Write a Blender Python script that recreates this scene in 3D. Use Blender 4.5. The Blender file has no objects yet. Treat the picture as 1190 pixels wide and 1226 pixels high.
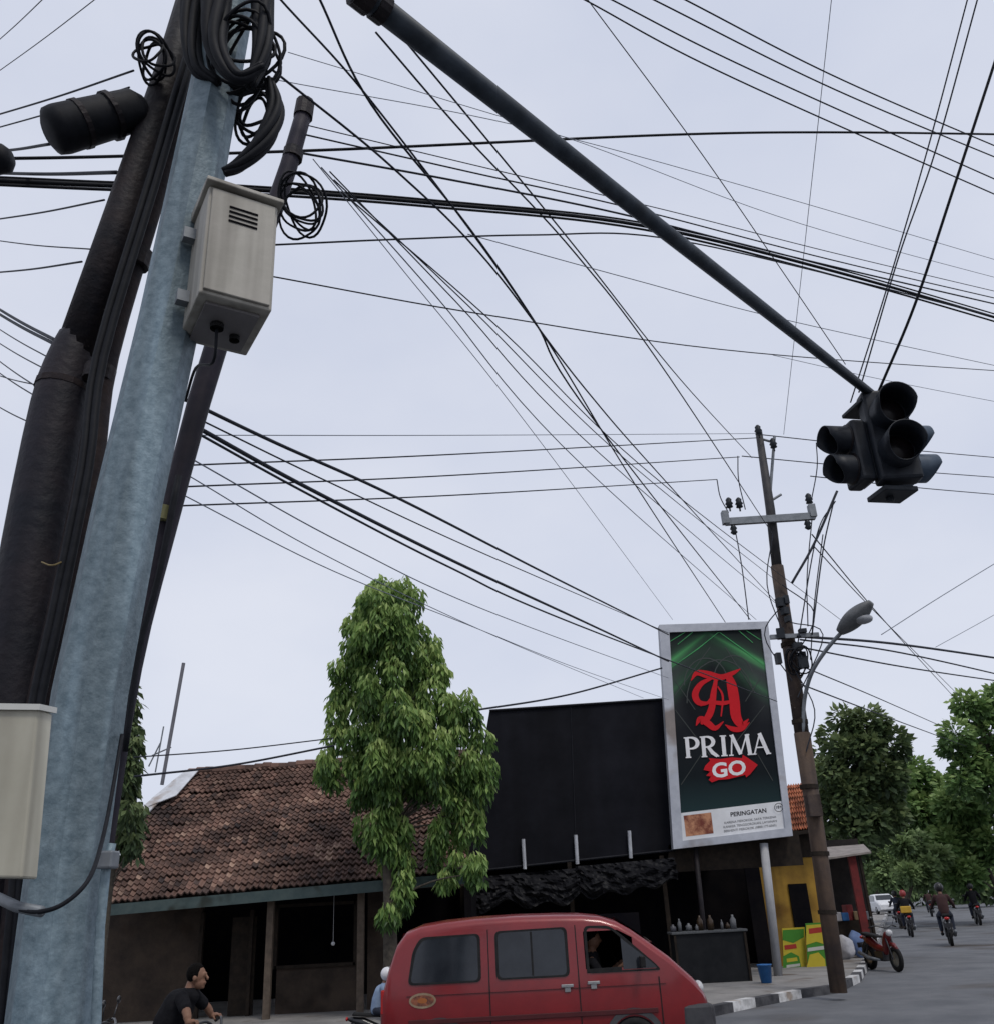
import bpy,bmesh,math,random
from mathutils import Vector as V, Matrix, noise
random.seed(7)
S=bpy.context.scene; COL=S.collection; R=math.radians; PI=math.pi
PW,PH,F=1190.,1226.,1100.
H=1.8; P=R(23.5); RO=R(3)
r0=V((1,0,0)); f0=V((0,math.cos(P),math.sin(P))); u0=V((0,-math.sin(P),math.cos(P)))
CR=r0*math.cos(RO)-u0*math.sin(RO); CU=u0*math.cos(RO)+r0*math.sin(RO)
CAM=V((0,0,H))
def ray(px,py): return f0+CR*((px-PW/2)/F)-CU*((py-PH/2)/F)
def at(px,py,Y): d=ray(px,py); return CAM+d*(Y/d.y)
def atz(px,py,z): d=ray(px,py); return CAM+d*((z-H)/d.z)
def dep(px,py,Y): return Y/ray(px,py).y
def pxr(px,py,Y,w): return w/2*dep(px,py,Y)/F
# ---------------------------------------------------------------- materials
def newmat(name):
    m=bpy.data.materials.new(name); m.use_nodes=True
    nt=m.node_tree; b=nt.nodes['Principled BSDF']; return m,nt,b
def M(name,c1,c2=None,scale=6,rough=.7,metal=0,bump=0,bscale=60,spec=.35,coat=0,lo=.35,hi=.65,detail=6,streak=0,stain=None):
    m,nt,b=newmat(name)
    c1=tuple(c1[:3])+(1,)
    c2=tuple(c2[:3])+(1,) if c2 else tuple(x*.72 for x in c1[:3])+(1,)
    tc=nt.nodes.new('ShaderNodeTexCoord'); n=nt.nodes.new('ShaderNodeTexNoise')
    n.inputs['Scale'].default_value=scale; n.inputs['Detail'].default_value=detail; n.inputs['Roughness'].default_value=.65
    nt.links.new(tc.outputs['Object'],n.inputs['Vector'])
    rp=nt.nodes.new('ShaderNodeValToRGB'); rp.color_ramp.elements[0].position=lo; rp.color_ramp.elements[1].position=hi
    rp.color_ramp.elements[0].color=c1; rp.color_ramp.elements[1].color=c2
    nt.links.new(n.outputs['Fac'],rp.inputs['Fac']); out=rp.outputs['Color']
    def mult(out,vec,sc,a,b_,p0,p1):
        q=nt.nodes.new('ShaderNodeTexNoise'); q.inputs['Scale'].default_value=sc
        nt.links.new(vec,q.inputs['Vector']); r2=nt.nodes.new('ShaderNodeValToRGB')
        r2.color_ramp.elements[0].position=p0; r2.color_ramp.elements[1].position=p1
        r2.color_ramp.elements[0].color=tuple(a)+(1,); r2.color_ramp.elements[1].color=tuple(b_)+(1,)
        nt.links.new(q.outputs['Fac'],r2.inputs['Fac'])
        mx=nt.nodes.new('ShaderNodeMix'); mx.data_type='RGBA'; mx.blend_type='MULTIPLY'; mx.inputs[0].default_value=1
        nt.links.new(out,mx.inputs[6]); nt.links.new(r2.outputs[0],mx.inputs[7]); return mx.outputs[2]
    if streak:
        mp=nt.nodes.new('ShaderNodeMapping'); mp.inputs['Scale'].default_value=(1,1,.06); nt.links.new(tc.outputs['Object'],mp.inputs['Vector'])
        out=mult(out,mp.outputs[0],streak,(.68,.67,.66),(1.08,1.08,1.08),.36,.6)
    if stain: out=mult(out,tc.outputs['Object'],stain,(.55,.46,.39),(1,1,1),.30,.42)
    nt.links.new(out,b.inputs['Base Color'])
    b.inputs['Roughness'].default_value=rough; b.inputs['Metallic'].default_value=metal
    b.inputs['Specular IOR Level'].default_value=spec; b.inputs['Coat Weight'].default_value=coat
    if coat: b.inputs['Coat Roughness'].default_value=.1
    if bump:
        n2=nt.nodes.new('ShaderNodeTexNoise'); n2.inputs['Scale'].default_value=bscale; n2.inputs['Detail'].default_value=5
        nt.links.new(tc.outputs['Object'],n2.inputs['Vector'])
        bp=nt.nodes.new('ShaderNodeBump'); bp.inputs['Strength'].default_value=bump; bp.inputs['Distance'].default_value=.02
        nt.links.new(n2.outputs['Fac'],bp.inputs['Height']); nt.links.new(bp.outputs['Normal'],b.inputs['Normal'])
    return m
def tintmat(name,stops,rough=.7,leaf=0,nscale=0):
    m,nt,b=newmat(name)
    a=nt.nodes.new('ShaderNodeAttribute'); a.attribute_name='tint'
    rp=nt.nodes.new('ShaderNodeValToRGB'); e=rp.color_ramp.elements
    e[0].position=stops[0][0]; e[0].color=tuple(stops[0][1][:3])+(1,)
    e[1].position=stops[-1][0]; e[1].color=tuple(stops[-1][1][:3])+(1,)
    for p,c in stops[1:-1]:
        q=e.new(p); q.color=tuple(c[:3])+(1,)
    nt.links.new(a.outputs['Fac'],rp.inputs['Fac'])
    out=rp.outputs['Color']
    if nscale:
        tc=nt.nodes.new('ShaderNodeTexCoord'); n=nt.nodes.new('ShaderNodeTexNoise'); n.inputs['Scale'].default_value=nscale; n.inputs['Detail'].default_value=6
        nt.links.new(tc.outputs['Object'],n.inputs['Vector'])
        r2=nt.nodes.new('ShaderNodeValToRGB'); r2.color_ramp.elements[0].position=.33; r2.color_ramp.elements[1].position=.62
        r2.color_ramp.elements[0].color=(.38,.38,.40,1); r2.color_ramp.elements[1].color=(1.12,1.12,1.12,1)
        nt.links.new(n.outputs['Fac'],r2.inputs['Fac'])
        mx=nt.nodes.new('ShaderNodeMix'); mx.data_type='RGBA'; mx.blend_type='MULTIPLY'; mx.inputs[0].default_value=1
        nt.links.new(out,mx.inputs[6]); nt.links.new(r2.outputs['Color'],mx.inputs[7]); out=mx.outputs[2]
    nt.links.new(out,b.inputs['Base Color'])
    b.inputs['Roughness'].default_value=rough; b.inputs['Specular IOR Level'].default_value=.25
    if leaf:
        tr=nt.nodes.new('ShaderNodeBsdfTranslucent'); nt.links.new(out,tr.inputs['Color'])
        ms=nt.nodes.new('ShaderNodeMixShader'); ms.inputs[0].default_value=leaf
        o=nt.nodes['Material Output']
        nt.links.new(b.outputs[0],ms.inputs[1]); nt.links.new(tr.outputs[0],ms.inputs[2]); nt.links.new(ms.outputs[0],o.inputs[0])
    return m
galv=M('galvanised_steel',(.12,.172,.205),(.235,.305,.345),26,.52,.3,.15,60,lo=.32,hi=.68,streak=9)
iron=M('dark_iron',(.008,.008,.012),(.024,.018,.019),5,.6,.1,.3,30,.25,streak=8)
ironlow=M('iron_lower',(.006,.007,.013),(.019,.015,.02),4,.6,.1,.3,25,.25,streak=8)
ironred=M('rusted_iron',(.012,.010,.013),(.032,.021,.020),7,.7,.1,.3,30,.2)
blackrub=M('black_cable_sheath',(.005,.006,.009),(.011,.012,.016),20,.65,0,0,60,.18)
wiremat=M('wire_sheath',(.016,.019,.028),(.03,.034,.044),3,.65,0,0,60,.2)
greywire=M('weathered_wire',(.13,.15,.19),(.2,.22,.26),3,.6,0)
beige=M('beige_enamel',(.36,.34,.30),(.31,.295,.255),5,.5,0,.06,20,streak=14)
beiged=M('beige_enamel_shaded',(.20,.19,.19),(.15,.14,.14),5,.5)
whitebox=M('cream_painted_steel',(.47,.45,.37),(.41,.39,.31),4,.55,streak=10)
lidm=M('pale_lid',(.58,.58,.54),(.48,.48,.45),4,.5)
darkplastic=M('dark_plastic',(.010,.013,.018),(.02,.025,.032),10,.5,0,0,60,.25)
signalblue=M('faded_signal_plastic',(.035,.055,.085),(.055,.08,.115),10,.5)
lensdark=M('unlit_lens',(.006,.005,.006),(.012,.008,.009),8,.35,0,0,60,.2)
asph=M('asphalt',(.09,.095,.105),(.14,.145,.155),.8,.85,0,.5,150,stain=.35)
dirt=M('dusty_ground',(.13,.12,.10),(.19,.18,.15),.5,.95)
pave=M('concrete_paving',(.17,.165,.16),(.26,.25,.24),1.2,.9,0,.3,60,stain=1.1)
white=M('white_paint',(.66,.67,.69),(.52,.53,.55),7,.5)
kwhite=M('worn_white_paint',(.62,.62,.62),(.30,.30,.30),5,.8,stain=3)
kblack=M('worn_black_paint',(.025,.025,.03),(.075,.075,.08),5,.8)
tile=tintmat('clay_roof_tile',[(0,(.055,.041,.039)),(.4,(.115,.070,.055)),(.75,(.18,.105,.082)),(1,(.31,.21,.16))],.85,0,1.1)
otile=tintmat('orange_roof_tile',[(0,(.28,.085,.04)),(1,(.45,.17,.085))],.8,0,3)
teal=M('dull_teal_fascia',(.035,.058,.06),(.06,.085,.082),4,.7,stain=2)
plaster=M('dirty_brown_wall',(.026,.019,.015),(.055,.039,.028),2.2,.9,0,.3,30,stain=1)
wood=M('weathered_wood',(.07,.053,.04),(.12,.092,.07),6,.85)
woodd=M('dark_wood',(.016,.013,.011),(.032,.024,.018),6,.85,0,0,60,.15)
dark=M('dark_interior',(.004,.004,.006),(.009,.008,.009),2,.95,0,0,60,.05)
blackpanel=M('black_tarpaulin',(.0045,.005,.008),(.010,.0105,.015),1.1,.75,0,.15,3,.12,streak=1.2)
tarp=M('crumpled_black_plastic',(.005,.005,.007),(.010,.010,.012),4,.55,0,.4,6,.15)
flash=M('mortar_flashing',(.56,.58,.62),(.40,.41,.43),4,.8,stain=2)
yellow=M('ochre_wall',(.34,.20,.03),(.22,.125,.022),1.5,.85,streak=3,stain=1)
red=M('maroon_car_paint',(.21,.010,.013),(.16,.008,.011),2.5,.35,.1,0,1,.4,.55)
glass=M('tinted_glass',(.010,.012,.016),(.022,.026,.032),1.6,.08,0,0,1,.45)
rubber=M('black_rubber',(.010,.010,.011),(.018,.018,.018),9,.8,0,0,60,.2)
bumpm=M('grey_bumper',(.035,.035,.04),(.055,.055,.06),7,.65)
chrome=M('alloy',(.4,.4,.4),(.3,.3,.3),5,.35,.8)
redlens=M('red_lens',(.4,.02,.02),(.3,.015,.015),9,.25)
clearlens=M('clear_lens',(.5,.5,.5),(.4,.4,.42),9,.2)
skin=M('brown_skin',(.20,.105,.065),(.16,.08,.05),9,.6)
hairm=M('black_hair',(.004,.0035,.0035),(.008,.007,.0065),60,.85,0,.6,90,.04)
blackcloth=M('black_cloth',(.007,.007,.009),(.013,.013,.015),14,.95,0,.3,40,.1)
browncloth=M('maroon_jacket',(.045,.018,.018),(.03,.013,.013),9,.9)
denim=M('dark_denim',(.016,.02,.034),(.022,.027,.042),14,.95)
paleblue=M('pale_blue_cloth',(.16,.22,.33),(.22,.29,.4),9,.9)
whitehelm=M('white_helmet_shell',(.68,.68,.7),(.6,.6,.62),9,.3)
blackhelm=M('black_helmet_shell',(.014,.014,.016),(.022,.022,.022),9,.3)
redplastic=M('red_fairing',(.13,.008,.010),(.09,.006,.007),5,.4,0,0,1,.35,.2)
blackfair=M('black_fairing',(.010,.010,.012),(.018,.018,.02),5,.35,0,0,1,.4,.3)
yelplastic=M('yellow_plastic',(.5,.30,.03),(.4,.24,.03),6,.5)
bluep=M('blue_plastic',(.03,.15,.40),(.025,.11,.3),6,.45)
bark=M('tree_bark',(.04,.034,.028),(.08,.068,.052),12,.9,0,.5,30)
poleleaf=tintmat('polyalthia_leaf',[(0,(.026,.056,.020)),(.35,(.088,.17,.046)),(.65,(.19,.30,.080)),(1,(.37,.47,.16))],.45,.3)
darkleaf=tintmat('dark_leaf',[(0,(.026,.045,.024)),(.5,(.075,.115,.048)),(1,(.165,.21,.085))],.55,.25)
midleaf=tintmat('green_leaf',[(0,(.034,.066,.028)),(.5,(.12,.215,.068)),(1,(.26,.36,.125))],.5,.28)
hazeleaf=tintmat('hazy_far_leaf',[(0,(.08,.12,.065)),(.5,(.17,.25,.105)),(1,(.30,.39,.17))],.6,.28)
polebrown=M('brown_steel_pole',(.04,.033,.033),(.085,.062,.05),3,.8,0,.3,30,.2,streak=6)
steel=M('steel',(.22,.235,.255),(.15,.165,.18),8,.55,.4)
awnm=M('faded_awning',(.27,.24,.22),(.18,.16,.15),4,.85)
sackm=M('white_sack',(.42,.42,.44),(.3,.3,.33),6,.85)
def flat(name,c,rough=.55): return M(name,c,tuple(x*.88 for x in c[:3]),3,rough,spec=.15)
# ---------------------------------------------------------------- mesh builder
OFF={}
def catmull(pts,n=8):
    if len(pts)<3:
        a,b=pts[0],pts[-1]; return [a.lerp(b,i/n) for i in range(n+1)]
    out=[]
    for i in range(len(pts)-1):
        p0=pts[i-1] if i>0 else pts[i]*2-pts[i+1]; p1=pts[i]; p2=pts[i+1]
        p3=pts[i+2] if i+2<len(pts) else pts[i+1]*2-pts[i]
        for k in range(n):
            t=k/n
            out.append(.5*((2*p1)+(p2-p0)*t+(2*p0-5*p1+4*p2-p3)*t*t+(3*p1-p0-3*p2+p3)*t**3))
    out.append(pts[-1].copy()); return out
class MB:
    def __init__(s): s.v=[]; s.f=[]; s.mi=[]; s.t=[]
    def add(s,vs,fs,mi=0,t=.5):
        o=len(s.v); s.v+= [V(x) for x in vs]
        for q in fs: s.f.append([o+i for i in q]); s.mi.append(mi); s.t.append(t)
        return s
    def poly(s,pts,mi=0,t=.5): return s.add(pts,[list(range(len(pts)))],mi,t)
    def box(s,c,d,rz=0,mi=0,m=None):
        c=V(c); m=m or Matrix.Rotation(rz,3,'Z')
        vs=[c+m@V((x*d[0]/2,y*d[1]/2,z*d[2]/2)) for x in(-1,1) for y in(-1,1) for z in(-1,1)]
        return s.add(vs,[(0,1,3,2),(4,6,7,5),(0,4,5,1),(2,3,7,6),(0,2,6,4),(1,5,7,3)],mi)
    def hexa(s,a,b,mi=0):
        return s.add(list(a)+list(b),[(3,2,1,0),(4,5,6,7),(0,1,5,4),(1,2,6,5),(2,3,7,6),(3,0,4,7)],mi)
    def slab(s,q,d,mi=0):
        d=V(d); return s.hexa([V(p) for p in q],[V(p)+d for p in q],mi)
    def tube(s,pts,rad,seg=8,cap=True,mi=0,rot=0):
        n=len(pts); pts=[V(p) for p in pts]
        if not hasattr(rad,'__len__'): rad=[rad]*n
        t0=(pts[1]-pts[0]).normalized(); ref=V((0,0,1)) if abs(t0.z)<.9 else V((1,0,0))
        x=t0.cross(ref).normalized(); vs=[]
        for i in range(n):
            t=(pts[min(i+1,n-1)]-pts[max(i-1,0)])
            t=t.normalized() if t.length>1e-9 else t0
            x=(x-t*x.dot(t)); x=x.normalized() if x.length>1e-6 else t.orthogonal().normalized(); y=t.cross(x)
            for k in range(seg):
                a=2*PI*k/seg+rot; vs.append(pts[i]+(x*math.cos(a)+y*math.sin(a))*rad[i])
        fs=[(i*seg+k,i*seg+(k+1)%seg,(i+1)*seg+(k+1)%seg,(i+1)*seg+k) for i in range(n-1) for k in range(seg)]
        if cap: fs+=[tuple(range(seg-1,-1,-1)),tuple(range((n-1)*seg,n*seg))]
        return s.add(vs,fs,mi)
    def ball(s,c,r,n=10,sc=(1,1,1),mi=0):
        c=V(c); vs=[]; m=n//2+1
        for i in range(m+1):
            a=PI*i/m
            for k in range(n):
                b=2*PI*k/n; vs.append(c+V((r*sc[0]*math.sin(a)*math.cos(b),r*sc[1]*math.sin(a)*math.sin(b),r*sc[2]*math.cos(a))))
        fs=[(i*n+k,(i+1)*n+k,(i+1)*n+(k+1)%n,i*n+(k+1)%n) for i in range(m) for k in range(n)]
        return s.add(vs,fs,mi)
    def lathe(s,prof,seg=20,c=(0,0,0),m=None,mi=0,closed=False):
        c=V(c); m=m or Matrix.Identity(3); vs=[]
        for r,h in prof:
            for k in range(seg):
                a=2*PI*k/seg; vs.append(c+m@V((r*math.cos(a),r*math.sin(a),h)))
        n=len(prof); rng=range(n) if closed else range(n-1)
        fs=[(i*seg+k,i*seg+(k+1)%seg,((i+1)%n)*seg+(k+1)%seg,((i+1)%n)*seg+k) for i in rng for k in range(seg)]
        return s.add(vs,fs,mi)
    def build(s,name,mats,parent=None,smooth=False,bevel=0,fused=0):
        if not isinstance(mats,(list,tuple)): mats=[mats]
        off=V((0,0,0))
        if parent is not None: off=OFF.get(parent.name,V((0,0,0)))
        else:
            xs=[p.x for p in s.v]; ys=[p.y for p in s.v]; zs=[p.z for p in s.v]
            off=V(((min(xs)+max(xs))/2,(min(ys)+max(ys))/2,min(zs)))
        me=bpy.data.meshes.new(name); me.from_pydata([tuple(p-off) for p in s.v],[],s.f)
        for m in mats: me.materials.append(m)
        me.polygons.foreach_set('material_index',s.mi)
        at_=me.attributes.new('tint','FLOAT','FACE'); at_.data.foreach_set('value',s.t)
        if fused:
            bm=bmesh.new(); bm.from_mesh(me); bmesh.ops.recalc_face_normals(bm,faces=bm.faces); bm.to_mesh(me); bm.free()
            tmp=bpy.data.objects.new('tmp',me); COL.objects.link(tmp)
            rm=tmp.modifiers.new('r','REMESH'); rm.mode='VOXEL'; rm.voxel_size=fused
            sm=tmp.modifiers.new('s','SMOOTH'); sm.iterations=3; sm.factor=.5
            dg=bpy.context.evaluated_depsgraph_get(); dg.update()
            me2=bpy.data.meshes.new_from_object(tmp.evaluated_get(dg))
            bpy.data.objects.remove(tmp); me=me2; me.name=name
            me.materials.clear(); me.materials.append(mats[0]); smooth=True
        elif len(s.f)<6000:
            bm=bmesh.new(); bm.from_mesh(me); bmesh.ops.recalc_face_normals(bm,faces=bm.faces); bm.to_mesh(me); bm.free()
        if smooth: me.polygons.foreach_set('use_smooth',[True]*len(me.polygons))
        o=bpy.data.objects.new(name,me); COL.objects.link(o)
        OFF[o.name]=off
        if parent is not None: o.parent=parent
        else: o.location=off
        if bevel:
            b=o.modifiers.new('bevel','BEVEL'); b.width=bevel; b.segments=2; b.limit_method='ANGLE'; b.angle_limit=R(40)
        return o
def tag(o,label,cat,group=None):
    o['label']=label; o['category']=cat
    if group: o['group']=group
    return o
def thing(name,label,cat,loc=(0,0,0),rz=0,group=None,world=True,sc=1):
    o=bpy.data.objects.new(name,None); COL.objects.link(o); o.location=loc; o.rotation_euler=(0,0,rz); o.empty_display_size=.1; o.scale=(sc,sc,sc)
    OFF[o.name]=V(loc) if world else V((0,0,0))
    return tag(o,label,cat,group)
def struct(mb,name,mats,**k):
    o=mb.build(name,mats,**k); o['kind']='structure'; return o
def ptube(mb,L,seg=10,sm=0,mi=0,rot=0):
    pts=[at(a,b,c) for a,b,c,w in L]; rad=[pxr(a,b,c,w) for a,b,c,w in L]
    if sm:
        q=[V((r,0,0)) for r in rad]; pts=catmull(pts,sm); rad=[v.x for v in catmull(q,sm)]
    return mb.tube(pts,rad,seg,mi=mi,rot=rot)
# ---------------------------------------------------------------- camera / light
cam=bpy.data.cameras.new('camera'); co=bpy.data.objects.new('camera',cam); COL.objects.link(co)
mw=Matrix.Identity(4)
for i,c in enumerate((CR,CU,-f0)):
    for j in range(3): mw[j][i]=c[j]
mw.translation=CAM; co.matrix_world=mw
cam.sensor_fit='HORIZONTAL'; cam.sensor_width=36; cam.lens=36*F/PW; cam.clip_start=.05; cam.clip_end=5000
S.camera=co
S.view_settings.view_transform='Standard'; S.view_settings.look='None'; S.view_settings.exposure=0
w=bpy.data.worlds.new('World'); S.world=w; w.use_nodes=True; nt=w.node_tree; nt.nodes.clear()
out=nt.nodes.new('ShaderNodeOutputWorld'); b1=nt.nodes.new('ShaderNodeBackground'); b2=nt.nodes.new('ShaderNodeBackground')
sk=nt.nodes.new('ShaderNodeTexSky'); sk.sky_type='NISHITA'; sk.sun_disc=False; sk.sun_elevation=R(58); sk.sun_rotation=R(150)
b1.inputs[1].default_value=.08; nt.links.new(sk.outputs[0],b1.inputs[0])
tc=nt.nodes.new('ShaderNodeTexCoord'); nz=nt.nodes.new('ShaderNodeTexNoise'); nz.inputs['Scale'].default_value=2.0; nz.inputs['Detail'].default_value=5; nz.inputs['Roughness'].default_value=.5
mpw=nt.nodes.new('ShaderNodeMapping'); mpw.inputs['Scale'].default_value=(1,1,1.8); nt.links.new(tc.outputs['Generated'],mpw.inputs['Vector'])
nt.links.new(mpw.outputs[0],nz.inputs['Vector'])
rp=nt.nodes.new('ShaderNodeValToRGB'); rp.color_ramp.elements[0].position=.3; rp.color_ramp.elements[1].position=.7
rp.color_ramp.elements[0].color=(.635,.685,.83,1); rp.color_ramp.elements[1].color=(.79,.82,.92,1)
nt.links.new(nz.outputs['Fac'],rp.inputs['Fac']); nt.links.new(rp.outputs[0],b2.inputs[0]); b2.inputs[1].default_value=1.0
mx=nt.nodes.new('ShaderNodeMixShader'); mx.inputs[0].default_value=.9
nt.links.new(b1.outputs[0],mx.inputs[1]); nt.links.new(b2.outputs[0],mx.inputs[2]); nt.links.new(mx.outputs[0],out.inputs[0])
sl=bpy.data.lights.new('sun','SUN'); sl.energy=1.5; sl.angle=R(14); sl.color=(1,.95,.88)
so=bpy.data.objects.new('sun',sl); COL.objects.link(so)
so.rotation_euler=(R(32),0,R(30))
# ---------------------------------------------------------------- ground, road, pavement, kerb
def gnd(px,py,z=0): return atz(px,py,z)
mb=MB(); mb.poly([(-2500,-2500,0),(2500,-2500,0),(2500,2500,0),(-2500,2500,0)]); struct(mb,'ground',dirt)
mb=MB(); mb.poly([(-90,-30,.004),(140,-30,.004),(140,420,.004),(-90,420,.004)]); struct(mb,'road',asph)
k1=gnd(850,1219); K=[V((-90,k1.y-.4,0)),V((-20,k1.y-.3,0)),V((-4,k1.y-.2,0)),k1,gnd(905,1207),gnd(960,1196),gnd(1003,1190),gnd(1030,1177),gnd(1047,1150)]
d=(gnd(1064,1093)-K[-1]).normalized(); K.append(K[-1]+d*25); K.append(K[-1]+d*300)
for p in K: p.z=0
KS=[]
for i in range(len(K)-1):
    L=(K[i+1]-K[i]).length; n=max(1,int(round(L/.75))) if K[i].x>-22 and K[i].x<30 else 1
    for k in range(n): KS.append(K[i].lerp(K[i+1],k/n))
KS.append(K[-1])
def offs(path,o):
    r=[]
    for i,p in enumerate(path):
        t=(path[min(i+1,len(path)-1)]-path[max(i-1,0)]).normalized(); r.append(p+V((-t.y,t.x,0))*o)
    return r
KI=offs(KS,.18); mb=MB()
for i in range(len(KS)-1):
    a,b,c,dd=KS[i],KS[i+1],KI[i+1],KI[i]
    z=V((0,0,.16+random.uniform(-.012,.012))); l=V((0,0,.005)); mb.hexa([a+l,b+l,c+l,dd+l],[a+z,b+z,c+z,dd+z],i%2)
struct(mb,'kerb',[kwhite,kblack])
mb=MB(); top=[p+V((0,0,.14)) for p in KI]+[V((-90,420,.14))]
mb.poly(top); struct(mb,'pavement',pave)
# ---------------------------------------------------------------- traffic signal pole
YP=3.0
pr=thing('traffic_signal_pole','octagonal galvanised steel traffic signal pole with long mast arm over the road','pole',(at(30,1226,YP).x,YP,0))
mb=MB()
L=[(302,-125,YP,46),(257,105,YP,55),(204,380,YP,68),(154,600,YP,75),(108,830,YP,83),(80,1030,YP,87),(58,1226,YP,94)]
pts=[at(a,b,c) for a,b,c,w_ in L]; rad=[pxr(a,b,c,w_)*1.04 for a,b,c,w_ in L]
bz=pts[-1]+(pts[-1]-pts[-2])*((pts[-1].z)/(pts[-2].z-pts[-1].z)); bz.z=.0; pts.append(bz); rad.append(rad[-1]*1.1)
mb.tube(pts,rad,8,rot=PI/8+.12); mb.build('pole',galv,pr)
POLETOP=pts[0].copy(); bq=pts[-1].copy()
mb=MB(); a0=at(312,-104,YP); a1=atz(1046,474,6.15); ad=(a1-a0).normalized()
mb.tube([a0,a0.lerp(a1,.45),a1],[.072,.058,.042],14); armo=mb.build('mast_arm',M('grey_blue_arm',(.03,.04,.055),(.055,.068,.085),6,.55,.1,spec=.25,streak=5),pr,smooth=True)
q=a0.lerp(a1,.088)
mb=MB(); mb.tube([q,q+ad*.10],[.092,.092],14); mb.build('arm_collar',iron,armo)
mb=MB(); mb.tube([q+ad*.13,q+ad*.2],[.084,.084],14); mb.build('arm_collar',iron,armo)
mb=MB(); mb.tube([POLETOP,POLETOP+V((0,0,.06))],[.12,.09],8); mb.build('pole_cap',galv,pr)
mb=MB(); mb.box((bq.x,bq.y,.015),(.5,.5,.03)); mb.build('base_plate',galv,pr)
mb=MB(); ptube(mb,[(134,1010,2.92,11),(127,1040,2.92,12),(120,1110,2.92,12),(115,1226,2.92,13),(107,1400,2.92,13)],8); mb.build('conduit',galv,pr,smooth=True)
mb=MB(); mb.box(at(129,1030,2.91),(.05,.06,.05)); mb.build('conduit_bracket',steel,pr,bevel=.006)
# iron pole left
ir=thing('iron_utility_pole','thick stepped dark iron pole leaning beside the galvanised pole at far left','pole',(at(-30,1226,3.3).x,3.3,0))
mb=MB(); ptube(mb,[(262,-110,3.3,32),(205,85,3.3,37),(150,250,3.3,43),(86,440,3.3,50)],16); mb.build('upper_tube',iron,ir,smooth=True)
mb=MB(); ptube(mb,[(95,405,3.3,47),(86,432,3.3,56),(72,485,3.3,65),(44,650,3.3,76),(16,850,3.3,86),(-32,1226,3.3,100),(-64,1480,3.3,108)],16,3); mb.build('lower_tube',ironlow,ir,smooth=True)
mb=MB(); ptube(mb,[(77,462,3.3,64),(75,469,3.3,65)],16); mb.build('collar',ironred,ir)
cb=thing('black_conduit','narrow black conduit pipe running up between the iron pole and galvanised pole','pipe',(at(0,1226,3.25).x,3.25,0))
mb=MB(); ptube(mb,[(236,60,3.25,20),(188,225,3.25,24),(128,425,3.25,28),(108,560,3.22,30),(72,740,3.2,32),(44,880,3.2,34),(10,1226,3.2,38),(-10,1480,3.2,40)],12,4); mb.build('pipe',ironred,cb,smooth=True)
mb=MB(); mb.tube(catmull([at(50,673,3.06),at(62,677,3.02),at(76,672,3.06)],4),.003,5); mb.build('tie_wire',M('dull_tie',(.2,.15,.06),(.14,.11,.06),9,.7),cb)
mb=MB(); ptube(mb,[(168,300,3.24,30),(162,318,3.24,31)],12); mb.build('clamp',iron,cb)
mb=MB(); ptube(mb,[(121,440,3.24,36),(117,456,3.24,36)],12); mb.build('clamp',iron,cb)
for k,(o1,lb) in enumerate(((0,'thin black cable strapped along the iron pole beside the conduit'),(9,'second thin black cable strapped along the conduit pipe'))):
    mb=MB(); ptube(mb,[(222+o1,70,3.12,8),(176+o1,225,3.12,9),(116+o1,425,3.12,10),(98+o1,560,3.08,10),(62+o1,740,3.06,11),(34+o1,880,3.06,11),(2+o1,1226,3.05,12),(-14+o1,1480,3.05,12)],8,4); tag(mb.build('strapped_cable',blackrub,smooth=True),lb,'cable')
rp_=thing('thin_service_pole','thin dark leaning pole just right of the galvanised pole with cables at its tip','pole',(at(110,1226,4.6).x,4.6,0))
mb=MB(); ptube(mb,[(366,128,4.6,19),(332,240,4.6,22),(262,405,4.6,27),(197,640,4.6,25),(160,800,4.6,20),(128,1000,4.6,20),(100,1226,4.6,20),(80,1400,4.6,20)],12,3); mb.build('pole',M('purple_dark_steel',(.016,.015,.025),(.034,.028,.038),6,.6,.1,spec=.2,streak=6),rp_,smooth=True)
mb=MB(); ptube(mb,[(366,122,4.6,22),(363,140,4.6,23)],12); mb.build('cap',iron,rp_)
mb=MB(); ptube(mb,[(352,180,4.6,24),(350,190,4.6,24)],12); mb.build('clamp',iron,rp_)
mb=MB(); ptube(mb,[(197,608,4.55,26),(193,624,4.55,26)],12); mb.build('tape_band',M('dull_yellow_tape',(.14,.14,.06),(.2,.19,.09),9,.6),rp_)
mb=MB(); ptube(mb,[(214,570,4.5,9),(190,690,4.5,8),(166,780,4.5,8),(150,900,4.5,7)],8,4); mb.build('side_cable',blackrub,rp_,smooth=True)
# control cabinet
fc=at(288,296,2.78); rzc=R(31)
cbn=thing('control_cabinet','beige steel control cabinet with vent slots hung on the galvanised pole','cabinet',fc,rzc,world=False)
mb=MB(); mb.box((0,.17,0),(.27,.34,.50)); mb.build('body',beige,cbn,bevel=.008)
mb=MB(); mb.hexa([(-.15,-.03,.252),(.15,-.03,.252),(.15,.37,.252),(-.15,.37,.252)],[(-.15,-.03,.27),(.15,-.03,.27),(.15,.37,.315),(-.15,.37,.315)]); mb.build('lid',beige,cbn,bevel=.004)
mb=MB(); mb.box((0,-.006,0),(.245,.012,.47)); dr=mb.build('door',beige,cbn,bevel=.003)
for k in range(4): mb=MB(); mb.box((.0,-.0135,.12+k*.022-.02),(.11,.004,.008)); mb.build('vent_slot',dark,dr)
mb=MB(); mb.box((0,.17,-.257),(.2,.26,.012)); bt=mb.build('underside_plate',beiged,cbn)
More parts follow.
